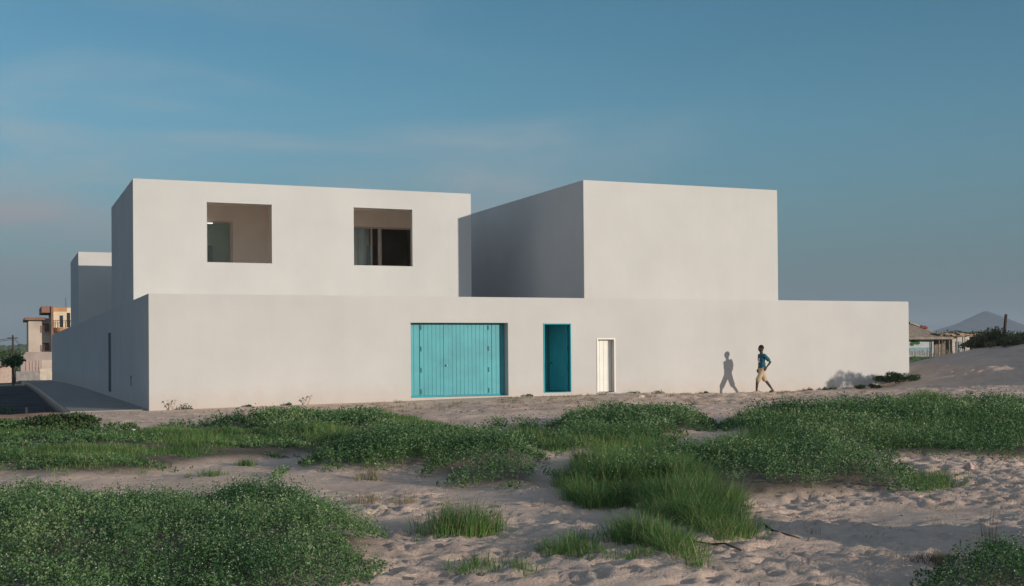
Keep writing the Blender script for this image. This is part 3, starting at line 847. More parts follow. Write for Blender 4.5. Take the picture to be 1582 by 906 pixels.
x, y, z = pick_ground(100, 671); shrub('shrub', x, y, .9, .4, .36, 2600, .07, 'dark broad-leaved shrub at the corner of the raised sand left of the building', 'shrub', seed=3)
x, y, z = pick_ground(165, 668); shrub('shrub', x, y, .7, .35, .20, 1300, .06, 'lower green shrub touching the right side of the dark corner shrub', 'shrub', seed=4, m=M_COVER)
x, y, z = pick_ground(8, 640); shrub('shrub', x, y, .3, .3, .3, 400, .06, 'small leafy plant at the left picture edge on the brown soil', 'shrub', seed=5, m=M_COVER)
x, y, z = pick_ground(2, 672); shrub('shrub', x, y, .45, .3, .22, 700, .06, 'low green plant in front of the brown soil at the left picture edge', 'shrub', seed=6, m=M_COVER)
shrub('shrub', 28.1, -.75, 1.0, .40, .42, 2600, .07, 'dark low bush against the right end of the white wall', 'shrub', seed=7)
shrub('shrub', 26.9, -.6, .8, .25, .16, 900, .06, 'flat creeping plant along the wall left of the dark low bush', 'shrub', seed=8)
# bushes on the dune crest to the right: they throw the soft shadow on the wall
for k, (s_, u_, rr, hh) in enumerate([(21.2, 24.3, .7, .55), (22.2, 24.6, .8, .75), (23.3, 24.8, .7, .65), (25.2, 24.4, .5, .3), (28.0, 24.5, .9, .5)]):
    bx, by = s_*.853+u_*.522, s_*.522-u_*.853
    shrub('shrub', bx, by, rr, rr, hh, 1500, .08, 'leafy bush on the dune crest right of the picture, %s' % ['first towards the camera','second, the tallest','third in the row','low fourth bush','farthest of the row'][k], 'shrub', 'bushes on the dune crest', seed=20+k)

def sprig(u, v, hgt, label, kind='dry', seed=1, x=None, y=None):
    if x is None:
        p = on_y(u, v, -.22); x, y = p.x, -.22
    z = gz1(x, y); rg = np.random.default_rng(seed)
    if kind == 'dry':
        mb = MB()
        for k in range(5):
            a = rg.uniform(0, 6.28); l = hgt*rg.uniform(.5, 1)
            tip = Vector((math.cos(a)*l*.5, math.sin(a)*l*.25, l))
            mb.tube([(0, 0, -.02), tuple(tip*.5+Vector((.02, 0, .02))), tuple(tip)], [.009, .007, .004], 5)
            mb.obox(tip, (.03, 0, 0), (0, .008, .004), (0, .01, .02))
        o = mb.build('dry_weed', M_BRANCH); 
    else:
        n = 90
        a = rg.uniform(0, 6.28, n); r = rg.random(n)**.5*hgt*1.1
        p = np.stack([np.cos(a)*r, np.sin(a)*r*.5, rg.random(n)*hgt*(1.1-r/hgt/1.3)], 1)
        d = rg.normal(size=(n, 3)); d[:, 2] = np.abs(d[:, 2])
        o = quads_mesh('small_weed', leaves_from(p, d, np.full(n, .06), np.full(n, .03), rg), M_SHRUB, rg.random(n))
    o.location = (x, y, z)
    return tag(o, label, 'weed', 'small weeds along the foot of the wall')
sprig(263, 0, .30, 'spindly dry weed at the wall foot closest to the building corner', seed=1)
sprig(284, 0, .20, 'small green weed just right of the spindly dry weed near the corner', 'g', 2)
sprig(380, 0, .07, 'flat green weed at the wall foot midway between corner and garage door', 'g', 3)
sprig(442, 0, .08, 'flat spreading weed left of the forked dry weed', 'g', 4)
sprig(471, 0, .28, 'forked dry weed standing against the wall left of the garage door', seed=5)
sprig(812, 0, .11, 'little weed clump at the wall between garage door and teal doorway', 'g', 6)
sprig(968, 0, .12, 'small weed right of the white cupboard door', 'g', 7)
sprig(978, 0, .15, 'darker weed next to the small one right of the white cupboard door', 'g', 8)
sprig(1013, 0, .18, 'dark upright weed midway between cupboard door and the shadow of the man', 'g', 9)
sprig(1085, 0, .10, 'tiny weed beside the shadow of the walking man', 'g', 10)
sprig(1244, 0, .12, 'tiny weed right of the walking man', 'g', 11)
sprig(1267, 0, .11, 'low weed at the left end of the bush shadow on the wall', 'g', 12)
sprig(1280, 0, .16, 'upright dark weed in the bush shadow on the wall', 'g', 13)

# stones, sticks and planks
def stone(u, v, r, col, label, seed, pos=None):
    x, y, z = pick_ground(u, v) if pos is None else pos
    rg = np.random.default_rng(seed)
    bm = bmesh.new(); bmesh.ops.create_icosphere(bm, subdivisions=3, radius=1)
    for v_ in bm.verts:
        c = v_.co; k = 1+.22*math.sin(c.x*3+seed)+.16*math.sin(c.y*4.3+seed*2)+.1*math.sin(c.z*7)
        v_.co = Vector((c.x*r*k, c.y*r*.7*k, c.z*r*.55*k))
    me = bpy.data.meshes.new('stone'); bm.to_mesh(me); bm.free()
    for p in me.polygons: p.use_smooth = True
    me.materials.append(mat('stone_%d' % seed, col, .9, .2, 12, bump=.5))
    o = bpy.data.objects.new('stone', me); link(o); o.location = (x, y, z+r*.25); o.rotation_euler = (0, 0, seed)
    return tag(o, label, 'stone', 'loose stones on the sand')
stone(1498, 727, .085, (.55, .40, .35), 'pinkish stone below the eroded edge of the right creeper', 1)
stone(930, 617, .11, (.30, .26, .22), 'flat stone at the wall below the white cupboard door', 2, (on_y(937, 614, -.25).x, -.25, gz1(15.9, -.25)))
stone(990, 616, .10, (.62, .58, .52), 'pale stone on the sand right of the white cupboard door', 3)
stone(988, 786, .07, (.6, .55, .5), 'pale flat stone between the tall grass and the short grass', 4)
stone(205, 673, .06, (.6, .55, .48), 'small pale stone in the grass before the building corner', 5)
stone(1415, 748, .05, (.6, .52, .46), 'small pale stone at the right edge of the flowering plants', 6)

def stick(pts, r, label, m=M_BRANCH, name='stick'):
    mb = MB(); mb.tube(pts, [r*(1-.5*i/len(pts)) for i in range(len(pts))], 6)
    o = mb.build(name, m, smooth=True); return tag(o, label, 'stick', 'dead branches and sticks')
M_TWIG = mat('dark_twig', (.07, .05, .04), .9, .3)
def gstick(uv, r, lift, label, m):
    pts = []
    for k, (u, v) in enumerate(uv):
        x, y, z = pick_ground(u, v); pts.append((x, y, z+r+lift*(k % 2)))
    stick(pts, r, label, m)
gstick([(1180, 817), (1195, 824), (1215, 830), (1235, 833)], .012, .02, 'thin dark branch on the sand right of the tall grass', M_TWIG)
gstick([(1010, 828), (1040, 838), (1075, 842), (1110, 850)], .012, .02, 'long dark twig along the lower edge of the tall grass', M_TWIG)
gstick([(1095, 846), (1120, 848), (1145, 855)], .010, .02, 'short dark twig beyond the end of the long twig', M_TWIG)
for k, (a, b2, lb) in enumerate([((2,654),(45,659),'long pale stick at the front rim of the brown soil pit'), ((30,655),(60,661),'short pale stick crossing the middle of the brown soil pit'), ((28,661),(75,655),'crooked pale stick at the right end of the brown soil pit')]):
    x0, y0, z0 = pick_ground(*a); x1, y1, z1 = pick_ground(*b2)
    stick([(x0,y0,z0+.05),((x0+x1)/2,(y0+y1)/2,(z0+z1)/2+.10),(x1,y1,z1+.05)], .03, lb)
x, y, z = pick_ground(41, 642); mb = MB(); mb.box(-.04, .04, -.03, .03, -.2, .27); o = mb.build('marker_peg', M_BRANCH, bevel=.006); o.location = (x, y, z); tag(o, 'short pale wooden peg upright in the brown soil', 'peg')

# ------------------------------------------------------------------ walking man
M_SKIN = mat('dark_skin', (.055, .032, .022), .5, .08, 8, spec=.4)
M_HAIR = mat('black_hair', (.012, .010, .009), .9, .2, 60, bump=.6, bscale=120)
M_SHIRT = mat('teal_tshirt', (.018, .105, .15), .85, .12, 9, bump=.6, bscale=18)
M_SHORT = mat('khaki_shorts', (.50, .38, .24), .85, .10, 9, bump=.6, bscale=18)
M_SANDAL = mat('dark_sandal', (.03, .022, .018), .8, .2)
M_PRINT = mat('pale_pink_print', (.62, .42, .50), .8, .25, 24)
px_, py_ = 21.5, -1.2
man = empty('person', (px_, py_, gz1(px_, py_)+.02), 0)
face = R(180-6)                                   # walking left, turned slightly to the camera
man.rotation_euler = (0, 0, face)                  # local +x is forward, +y is his left
tag(man, 'man walking left along the wall in a teal t-shirt, khaki knee shorts and sandals', 'person')
def remesh(o, vox, sm=6):
    m = o.modifiers.new('r', 'REMESH'); m.mode = 'VOXEL'; m.voxel_size = vox; m.use_smooth_shade = True
    s = o.modifiers.new('s', 'SMOOTH'); s.iterations = sm; s.factor = .5
    return o
def limb(mb, pts, rad, seg=14):
    mb.tube(pts, rad, seg)
    for p, r in zip(pts, rad): mb.ball(p, r*.99, 12, 8)
hipL, hipR = (0, .085, .90), (0, -.085, .90)
kneeL, ankL, toeL = (.235, .085, .50), (.285, .09, .085), (.49, .10, .04)      # left leg forward
kneeR, ankR, toeR = (-.15, -.085, .51), (-.44, -.09, .16), (-.33, -.09, .03) # right leg pushing off
b_ = MB()
limb(b_, [hipL, (.10, .085, .69), kneeL], [.085, .073, .052])
limb(b_, [kneeL, (.255, .087, .37), ankL], [.052, .054, .034])
limb(b_, [hipR, (-.06, -.085, .69), kneeR], [.085, .073, .052])
limb(b_, [kneeR, (-.285, -.087, .36), ankR], [.052, .054, .034])
for an, to in ((ankL, toeL), (ankR, toeR)):
    an, to = Vector(an), Vector(to); d = (to-an); d.z = 0; d.normalize()
    heel = an + Vector((-d.x*.05, 0, -.05)); limb(b_, [tuple(heel), tuple((heel+to)/2+Vector((0,0,.01))), tuple(to)], [.033, .034, .024])
b_.ball((0, 0, .93), (.11, .155, .12)); b_.ball((.01, 0, 1.08), (.095, .135, .14)); b_.ball((.02, 0, 1.25), (.105, .16, .15)); b_.ball((.01, 0, 1.38), (.085, .17, .07))
limb(b_, [(.01, 0, 1.40), (.025, 0, 1.52)], [.066, .060])
hx = .04
b_.ball((hx, 0, 1.645), (.102, .082, .122), 20, 14)                 # skull
b_.ball((hx+.035, 0, 1.595), (.06, .055, .07), 16, 10)              # jaw
limb(b_, [(hx+.085, 0, 1.665), (hx+.108, 0, 1.625)], [.012, .018])  # nose
b_.ball((hx+.088, 0, 1.585), (.016, .026, .010)); b_.ball((hx+.086, 0, 1.570), (.016, .024, .010))   # lips
b_.ball((hx+.07, .035, 1.69), (.022, .022, .010)); b_.ball((hx+.07, -.035, 1.69), (.022, .022, .010)) # brows
for s in (-1, 1): b_.ball((hx-.005, s*.078, 1.64), (.020, .010, .032))
def arm(s, sh, el, wr, fd):
    limb(b_, [sh, tuple((Vector(sh)+Vector(el))/2), el], [.052, .044, .038])
    limb(b_, [el, tuple((Vector(el)*.6+Vector(wr)*.4)), wr], [.038, .036, .025])
    fd = Vector(fd).normalized(); w = Vector(wr); lat = fd.cross(Vector((0, 1, 0))).normalized(); up = Vector((0, 1, 0))
    palm = w+fd*.05; M3 = Matrix((fd, lat, up)).transposed(); b_.ball(palm, (.055, .042, .018), 14, 8, M3)
    for k, ln in enumerate((.07, .08, .076, .06)):
        st = w+fd*.085+lat*(.032-.021*k); mid = st+fd*ln*.5+up*s*-.006; en = mid+fd*ln*.38+up*s*-.022
        limb(b_, [tuple(st), tuple(mid), tuple(en)], [.0095, .009, .0075], 8)
    st = w+fd*.03+lat*.035; limb(b_, [tuple(st), tuple(st+fd*.03+lat*.022), tuple(st+fd*.06+lat*.025)], [.012, .011, .009], 8)
arm(1, (0, .185, 1.395), (-.22, .225, 1.15), (-.07, .205, .96), (.5, 0, -.8))
arm(-1, (0, -.185, 1.395), (-.03, -.235, 1.12), (.04, -.215, .90), (.2, 0, -1))
body = remesh(b_.build('body', M_SKIN, man), .0075, 4)
# hair cap
h_ = MB(); h_.ball((hx-.014, 0, 1.680), (.105, .088, .104), 24, 16)
ho = h_.build('hair', M_HAIR, man, smooth=True)
for s in (-1, 1):
    MB().ball((hx+.082, s*.032, 1.655), .011).build('eye', mat('eye_white', (.6, .56, .5), .3, .02) if 'eye_white' not in bpy.data.materials else bpy.data.materials['eye_white'], man, smooth=True)
# t-shirt
c_ = MB()
c_.ball((.0, 0, .97), (.135, .175, .10)); c_.ball((.01, 0, 1.08), (.13, .165, .15)); c_.ball((.02, 0, 1.24), (.125, .178, .17)); c_.ball((.008, 0, 1.385), (.095, .19, .075))
for s, sh, el in ((1, (0, .18, 1.395), (-.22, .225, 1.15)), (-1, (0, -.18, 1.395), (-.03, -.235, 1.12))):
    sh, el = Vector(sh), Vector(el); limb(c_, [tuple(sh), tuple(sh*.35+el*.65)], [.068, .072])
shirt = remesh(c_.build('tshirt', M_SHIRT, man), .011, 3)
pr = MB()
for (yy, zz, ry, rz) in ((.03, 1.26, .055, .04), (-.01, 1.19, .05, .04), (.05, 1.17, .04, .03)):
    pr.ball((.135, yy, zz), (.018, ry, rz), 14, 8)
pr.build('shirt_print', M_PRINT, shirt, smooth=True)
# shorts
c_ = MB()
c_.ball((0, 0, .90), (.13, .17, .11))
limb(c_, [hipL, (.11, .088, .69), (.215, .09, .50)], [.105, .098, .096])
limb(c_, [hipR, (-.07, -.088, .69), (-.145, -.09, .52)], [.105, .098, .094])
remesh(c_.build('shorts', M_SHORT, man), .011, 3)
for an, to in ((ankL, toeL), (ankR, toeR)):
    an, to = Vector(an), Vector(to); d = to-an; hd = Vector((d.x, 0, 0)).normalized()
    heel = an + Vector((-hd.x*.07, 0, -.078)); tip = to + Vector((hd.x*.03, 0, -.022))
    m_ = MB(); dd = (tip-heel); L_ = dd.length; dd.normalize(); upv = dd.cross(Vector((0, 1, 0))); upv = upv if upv.z > 0 else -upv
    m_.obox((heel+tip)/2, dd*L_/2, (0, .045, 0), upv*.012)
    m_.tube([tuple((heel*.4+tip*.6)+Vector((0, .045, .0))), tuple((heel*.4+tip*.6)+upv*.065), tuple((heel*.4+tip*.6)-Vector((0, .045, 0)))], .012, 6)
    m_.build('sandal', M_SANDAL, man, bevel=.006)

# ------------------------------------------------------------------ far left: block of flats, tree, poles, yard
def PX(dist_y, u, v):
    return on_y(u, v, dist_y)
yA = 144.0
def ux_(u): return PX(yA, u, 540).x
def uz_(v, u=75): return PX(yA, u, v).z
M_APT = mat('grey_render_flats', (.55, .45, .38), .9, .15, .6)
M_APTC = mat('cream_render', (.72, .60, .44), .9, .08, .6)
M_ORG = mat('ochre_trim', (.55, .27, .12), .8, .15, .8)
M_BRN = mat('brown_brick', (.26, .14, .10), .9, .2, 1)
M_WIN = mat('dark_window', (.03, .03, .035), .3, .2)
apt = empty('apartment_building', (0, 0, 0)); tag(apt, 'distant three-storey block of flats with ochre balconies and a grey side wing', 'building')
MB().box(ux_(44), ux_(82), yA, yA+12, -2, uz_(492)).build('side_wing', M_APT, apt)
MB().box(ux_(38), ux_(70), yA-.8, yA+12.5, uz_(495), uz_(491)).build('roof_slab', M_BRN, apt)
MB().box(ux_(80), ux_(150), yA-1.2, yA+12, -2, uz_(476)).build('main_wall', M_APTC, apt)
MB().box(ux_(64), ux_(81), yA-1.6, yA+10, uz_(484), uz_(474)).build('roof_terrace', M_BRN, apt)
MB().box(ux_(82), ux_(103), yA-1.24, yA-1.21, uz_(482), uz_(476)).build('ochre_band', M_ORG, apt)
MB().box(ux_(78.5), ux_(82), yA-1.9, yA-1.2, -2, uz_(474)).build('corner_pillar', M_BRN, apt)
bal = MB()
zt, zb = uz_(507), uz_(513)
cxb = (ux_(82)+ux_(110))/2; wb = (ux_(110)-ux_(82))/2
pts = [(cxb-wb, yA-1.2)] + [(cxb+wb*math.cos(a)*1.0, yA-1.2-1.6*math.sin(a)) for a in [math.pi*(1-k/10) for k in range(11)]] + [(cxb+wb, yA-1.2)]
for (a, b2) in zip(pts[:-1], pts[1:]):
    bal.quad((a[0], a[1], zb), (b2[0], b2[1], zb), (b2[0], b2[1], zt), (a[0], a[1], zt))
n0 = len(bal.v); bal.v += [(p[0], p[1], zb) for p in pts]; bal.f.append(tuple(range(n0, n0+len(pts))))
n0 = len(bal.v); bal.v += [(p[0], p[1], zt) for p in pts]; bal.f.append(tuple(range(n0, n0+len(pts))))
bo = bal.build('balcony', M_ORG, apt)
rl = MB()
for p in pts[1:-1]: rl.tube([(p[0], p[1], zt), (p[0], p[1], zt+1.0)], .03, 5)
rl.tube([(p[0], p[1], zt+1.0) for p in pts[1:-1]], .035, 5); rl.build('railing', M_IRON, bo)
for (u0, u1, v0, v1) in ((66, 76, 500, 512), (66, 76, 530, 541)):
    w = MB().box(ux_(u0), ux_(u1), yA-.04, yA-.01, uz_(v1), uz_(v0)).build('window', M_WIN, apt)
    gr = MB()
    for k in range(6):
        xx = ux_(u0)+(ux_(u1)-ux_(u0))*k/5; gr.box(xx-.03, xx+.03, yA-.5, yA-.44, uz_(v1), uz_(v1)+ (uz_(v0)-uz_(v1))*.8)
    gr.box(ux_(u0), ux_(u1), yA-.51, yA-.43, uz_(v1)-.1, uz_(v1)); gr.build('grille', M_BRN, w)
for (u0, u1, v0, v1) in ((92, 97, 488, 506), (103, 108, 484, 506)):
    MB().box(ux_(u0), ux_(u1), yA-1.26, yA-1.22, uz_(v1), uz_(v0)).build('window', M_WIN, apt)
MB().tube([(ux_(103), yA+2, uz_(476)), (ux_(103), yA+2, uz_(459))], .035, 5).build('antenna', M_IRON, apt)
# walled annex in front of the flats
M_ANX = mat('mauve_render', (.40, .32, .29), .9, .15, .6)
yN = 132.0
X_ = lambda u: on_y(u, 560, yN).x
Z_ = lambda v: on_y(50, v, yN).z
anx = empty('annex', (0, 0, 0)); tag(anx, 'low grey-brown annex with an open shed front before the block of flats', 'building')
MB().box(X_(32), X_(84), yN, yN+6, -2.0, Z_(544)).build('wall', M_ANX, anx)
MB().box(X_(64), X_(82), yN-.05, yN-.01, Z_(571), Z_(557)).build('shutter', M_APT, anx)
for k, u in enumerate((41, 46, 51, 56, 61)):
    p = on_y(u, 575, 122.0); mb = MB(); mb.tube([(0, 0, -.5), (.06*(k % 2), 0, 1.0), (.03, 0, on_y(u, 557+k % 3, 122).z-p.z)], [.14, .12, .10], 6)
    o = mb.build('yard_post', mat('pink_post_%d' % k, (.5, .36, .32), .9)); o.location = p
    tag(o, ['leftmost', 'second', 'middle', 'fourth', 'rightmost'][k]+' of the five stout pinkish posts before the grey annex', 'post', 'pinkish posts before the annex')
def yard_wall(u0, u1, v0, v1, yy, m, label, name='yard_wall', th=.3, cat='wall'):
    a = on_y(u0, v1, yy); b2 = on_y(u1, v1, yy); zt = on_y(u0, v0, yy).z
    mb = MB(); mb.box(a.x, b2.x, yy, yy+th, min(a.z, b2.z)-.8, zt); o = mb.build(name, m); return tag(o, label, cat)
yard_wall(-25, 18, 561, 590, 112.0, mat('pink_render', (.55, .42, .36), .9, .15), 'pinkish low house wall behind the small tree at the left edge')
yard_wall(62, 84, 570, 590, 108.0, mat('beige_block', (.62, .52, .42), .9, .2, 2), 'beige block wall next to the end of the white building')
yard_wall(25, 62, 574, 592, 104.0, mat('grey_block', (.30, .27, .26), .9, .3, 2), 'dark grey low wall across the yard far left')
# rough roofs of the pink house
mb = MB(); a = on_y(-25, 561, 112); b2 = on_y(12, 556, 112)
mb.obox(((a.x+b2.x)/2, 112, a.z+.15), ((b2.x-a.x)/2+.3, 0, .12), (0, 1.6, .5), (0, 0, .05)); tag(mb.build('sloping_roof', mat('pale_sheet', (.5, .42, .38), .8, .2)), 'pale sheet roof over the pinkish house wall', 'roof')

def pole(u, v0, v1, yy, r, label, tilt=0, m=None):
    p0 = on_y(u, v1, yy); zt = on_y(u, v0, yy).z
    mb = MB(); mb.tube([(0, 0, -.5), (tilt*(zt-p0.z), 0, zt-p0.z)], [r, r*.75], 8)
    if yy > 80: mb.box(tilt*(zt-p0.z)-.5, tilt*(zt-p0.z)+.5, -.04, .04, zt-p0.z-.35, zt-p0.z-.25)
    o = mb.build('utility_pole' if yy > 80 else 'leaning_post', m or M_TWIG, smooth=False); o.location = p0
    return tag(o, label, 'pole'), p0, zt
_, p0, zt = pole(22, 518, 585, 96.0, .12, 'dark slanting utility pole with wires at the far left', -.03)
mb = MB()
for k in (0, 1):
    A = Vector((p0.x+.05, 96, zt-.3-.15*k)); 
    for B in (Vector((p0.x-14, 90, zt-.2-.15*k)), on_y(44, 530+3*k, yA)):
        pts = [tuple(A.lerp(B, t)-Vector((0, 0, .5*4*t*(1-t)))) for t in [i/10 for i in range(11)]]; mb.tube(pts, .022, 4)
tag(mb.build('overhead_wire', M_IRON), 'pair of thin overhead wires strung from the slanting pole to the flats', 'wire')

def tree(x, y, z, hgt, crown_r, crown_h, n, leaf, label, seed, m=M_SHRUB, flat=.6, group=None, name='tree'):
    rg = np.random.default_rng(seed); e = empty(name, (x, y, z)); tag(e, label, 'tree', group)
    mb = MB(); th = hgt-crown_h*.8
    mb.tube([(0, 0, -.3), (.05, 0, th*.5), (0, .05, th)], [hgt*.045, hgt*.035, hgt*.028], 8)
    tr = mb.build('trunk', M_BARK, e, smooth=True)
    nc = 14; c = []; mb = MB()
    for k in range(nc):
        a = rg.uniform(0, 6.28); r = rg.random()**.5*.75
        c.append((math.cos(a)*r*crown_r, math.sin(a)*r*crown_r, th+crown_h*(.2+.6*rg.random()*(1-r*r*.7))))
        mb.tube([(0, 0, th*.9), tuple(Vector((c[-1][0]*.5, c[-1][1]*.5, (th+c[-1][2])/2))), c[-1]], [hgt*.016, hgt*.01, hgt*.004], 5)
    mb.build('limb', M_BARK, tr)
    c = np.array(c); idx = rg.integers(0, nc, n); off = rg.normal(size=(n, 3)); off /= np.linalg.norm(off, axis=1, keepdims=True)
    rad = (rg.random(n)**.45)*rg.uniform(.25, .42, nc)[idx]
    p = c[idx]+off*rad[:, None]*np.array([crown_r, crown_r, crown_h*flat])
    s = leaf*rg.uniform(.7, 1.3, n); quads_mesh('crown', leaves_from(p, off+rg.normal(0, .6, (n, 3)), s, s*.5, rg), m, rg.random(n), e)
    return e
p = on_y(20, 583, 76); M_TREE = leafmat('bright_tree_leaf', (.035, .09, .03), (.08, .17, .05), .25, .4)
tree(p.x, 76, gz1(p.x, 76), on_y(20, 552, 76).z-gz1(p.x, 76), 1.0, 1.1, 2600, .16, 'small round green tree in the shade left of the building', 31, M_TREE)
p = on_y(2, 575, 118); tree(p.x, 118, gz1(p.x, 118), on_y(2, 541, 118).z-gz1(p.x, 118), 2.6, 2.2, 2200, .3, 'dark tree behind the pinkish house at the left edge', 32)
p = on_y(-14, 575, 110); tree(p.x, 110, gz1(p.x, 110), 4.2, 2.2, 2.0, 1800, .3, 'second dark tree behind the pinkish house, cut by the left edge', 33)

# hills
def hill(name, x0, x1, y, h, w, m, label, seed, prof=None):
    n = 240; X = np.linspace(x0, x1, n); Yv = np.linspace(y-w, y+w, 25); XX, YY = np.meshgrid(X, Yv)
    if prof is None:
        ridge = h*np.sin(np.pi*(XX-x0)/(x1-x0))**.7*(1+.35*fbm(XX/abs(x1-x0)*14+seed, YY*0, 4))
    else: ridge = np.interp(XX, prof[0], prof[1])
    sh = np.clip(1-np.abs(YY-y)/w, 0, 1)**.8
    ZZ = (ridge+(0 if prof is None else 5*fbm(XX/9, YY*0, 3)))*sh*(1+.25*(fbm(XX/w*2+seed, YY/w*2, 4) if prof is None else 0)) - 4
    o = grid_mesh(name, XX, YY, ZZ, m); return tag(o, label, None, None, 'structure')
M_HILL = mat('green_hill', (.12, .15, .06), .95, .35, .02, detail=10)
M_MTN = mat('rocky_mountain', (.07, .075, .085), .95, .3, .004, detail=10)
pa = on_y(-90, 535, 620); pb = on_y(130, 535, 620)
hill('low_hill', pa.x, pb.x, 620, on_y(20, 533, 620).z+4, 80, M_HILL, 'low green hill far behind the flats at the left', 3)
ym = 2300
us = [1380, 1440, 1458, 1472, 1482, 1494, 1502, 1510, 1515, 1519, 1525, 1531, 1537, 1545, 1556, 1575, 1600, 1650, 1800]
vs = [516, 513, 507, 504, 499, 497, 492, 490, 485, 482, 480.5, 484, 491, 494, 502, 508, 506, 508, 514]
prof = ([on_y(u, 500, ym).x for u in us], [on_y(u, v, ym).z+4 for u, v in zip(us, vs)])
hill('mountain', on_y(1330, 500, ym).x, on_y(1850, 500, ym).x, ym, 1, 260, M_MTN, 'hazy blue pointed mountain on the horizon at the right', 5, prof)

# ------------------------------------------------------------------ far right: huts, shed, fence, bushes
yH = 60.0
HX = lambda u: on_y(u, 530, yH).x
HZ = lambda v, u=1450: on_y(u, v, yH).z
M_WHT = mat('whitewash', (.42, .46, .49), .9, .12, 1)
M_THATCH = mat('grey_thatch', (.26, .21, .17), .95, .3, 3, bump=.9, bscale=20)
M_THL = mat('pale_thatch', (.34, .28, .20), .95, .25, 3, bump=.9, bscale=20)
M_PLANK = mat('weathered_plank', (.20, .16, .13), .9, .35, 4)
M_RUST = mat('rusty_sheet', (.42, .25, .17), .8, .3, 2)
hut = empty('hut', (0, 0, 0)); tag(hut, 'whitewashed hut with a broad thatched roof beyond the right end of the wall', 'hut')
MB().box(HX(1385), HX(1441), yH, yH+5, .3, HZ(519)).build('wall', M_WHT, hut)
MB().box(HX(1438.5), HX(1441.5), yH-.12, yH-.005, .3, HZ(520)).build('pilaster', M_WHT, hut)
mural = MB()
for (u, v, a_, b3) in ((1412, 529, .42, .24), (1417, 530, .36, .20), (1409, 532, .3, .2)):
    p = on_y(u, v, yH-.02); mural.ball((p.x, yH-.012, p.z), (a_, .012, b3), 16, 8)
mural.build('painted_bush', mat('green_wall_paint', (.03, .10, .03), .8, .3), hut)
MB().box(HX(1385), HX(1440), yH-.02, yH-.006, HZ(545), HZ(537)).build('painted_band', mat('blue_grey_paint', (.22, .30, .34), .8, .15), hut)
rf = MB(); prof_ = [(1375, 518), (1385, 498), (1400, 494.5), (1412, 494.5), (1420, 496), (1431, 500), (1446, 506), (1458, 512.5), (1461, 517)]
top = [on_y(u, v, yH) for u, v in prof_]; base_z = HZ(519.5)
for a, b2 in zip(top[:-1], top[1:]):
    rf.quad((a.x, yH-1.2, base_z-.1), (b2.x, yH-1.2, base_z-.1), (b2.x, yH+2, b2.z), (a.x, yH+2, a.z))
    rf.quad((a.x, yH+2, a.z), (b2.x, yH+2, b2.z), (b2.x, yH+6, base_z), (a.x, yH+6, base_z))
    rf.quad((a.x, yH-1.2, base_z-.35), (b2.x, yH-1.2, base_z-.35), (b2.x, yH-1.2, base_z-.1), (a.x, yH-1.2, base_z-.1))
rf.build('thatched_roof', M_THATCH, hut)
rr = MB()
for (ua, va, ub, vb) in ((1420, 496, 1431, 500), (1431, 500, 1446, 506), (1446, 506, 1457, 512)):
    a = on_y(ua, va, yH); b2 = on_y(ub, vb, yH); rr.obox(((a.x+b2.x)/2, yH+1.8, (a.z+b2.z)/2-.02), Vector((b2.x-a.x, 0, b2.z-a.z))/2, (0, .45, .12), (0, 0, .07))
rr.build('ridge_straw', M_THL, hut)
p = on_y(1431, 499, yH+1); mb = MB(); mb.ball((0, 0, -.12), (.62, .4, .16), 12, 8); mb.ball((-.25, 0, .0), (.3, .3, .16), 12, 8); mb.ball((.2, 0, -.03), (.26, .3, .12), 12, 8); o = mb.build('red_cloth', mat('red_cloth', (.22, .06, .065), .9, .3, 3)); o.location = (p.x, yH+1.5, p.z-.40); tag(o, 'faded red cloth bundle lying on the thatched roof', 'cloth')
shed = empty('shed', (0, 0, 0)); tag(shed, 'ramshackle open shed with a flat branch roof between hut and dune', 'shed')
ra = MB(); random.seed(3)
for k in range(26):
    u0 = 1440+k*2.9; z0 = HZ(516+(k % 3)+k*.06)
    ra.obox((HX(u0), yH+1.5, z0), (random.uniform(.3, .7), 0, random.uniform(-.06, .04)), (0, 2.6, random.uniform(-.08, .08)), (0, 0, .035))
ra.build('branch_roof', M_THL, shed)
sh = MB()
for k in range(18):
    u0 = 1445+k*4.3; sh.obox((HX(u0), yH+random.uniform(-1, -.4), HZ(518)), (random.uniform(.2, .6), 0, random.uniform(-.05, .05)), (0, .5, 0), (0, 0, .03))
sh.build('roof_edge', M_RUST, shed)
MB().box(HX(1446), HX(1502), yH+3.6, yH+3.7, .3, HZ(522)).build('back_wall', M_PLANK, shed)
MB().box(HX(1483), HX(1492), yH+.6, yH+.7, .6, HZ(528)).build('grey_tank', mat('grey_tank', (.22, .25, .28), .6), shed)
for u in (1442, 1447, 1458, 1470, 1479, 1482, 1497, 1503, 1511):
    MB().tube([(HX(u), yH-.8, .3), (HX(u)+random.uniform(-.1, .1), yH-.8, HZ(516))], [.07, .05], 6).build('post', M_PLANK if u % 2 else M_THL, shed)
MB().box(HX(1503), HX(1530), yH+3, yH+3.3, .5, HZ(519)).build('white_gable', mat('dusty_white', (.5, .45, .42), .9, .15), shed)
fe = empty('picket_fence', (0, 0, 0)); tag(fe, 'low rickety fence of grey stakes in front of hut and shed', 'fence')
yF = 52.0
ST = []
for k in range(46):
    u = 1404+k*2.25; q_ = on_y(u, 552, yF); hgt = random.uniform(.45, .85)
    MB().tube([(q_.x, yF, gz1(q_.x, yF)-.1), (q_.x+random.uniform(-.06, .06), yF, q_.z+hgt)], [.045, .03], 5).build('stake', M_THL if k % 3 == 0 else M_PLANK, fe)
a = on_y(1404, 547, yF); b2 = on_y(1505, 547, yF); MB().tube([(a.x, yF+.05, a.z), ((a.x+b2.x)/2, yF+.05, a.z-.08), (b2.x, yF+.05, a.z+.02)], .03, 5).build('rail', M_PLANK, fe)

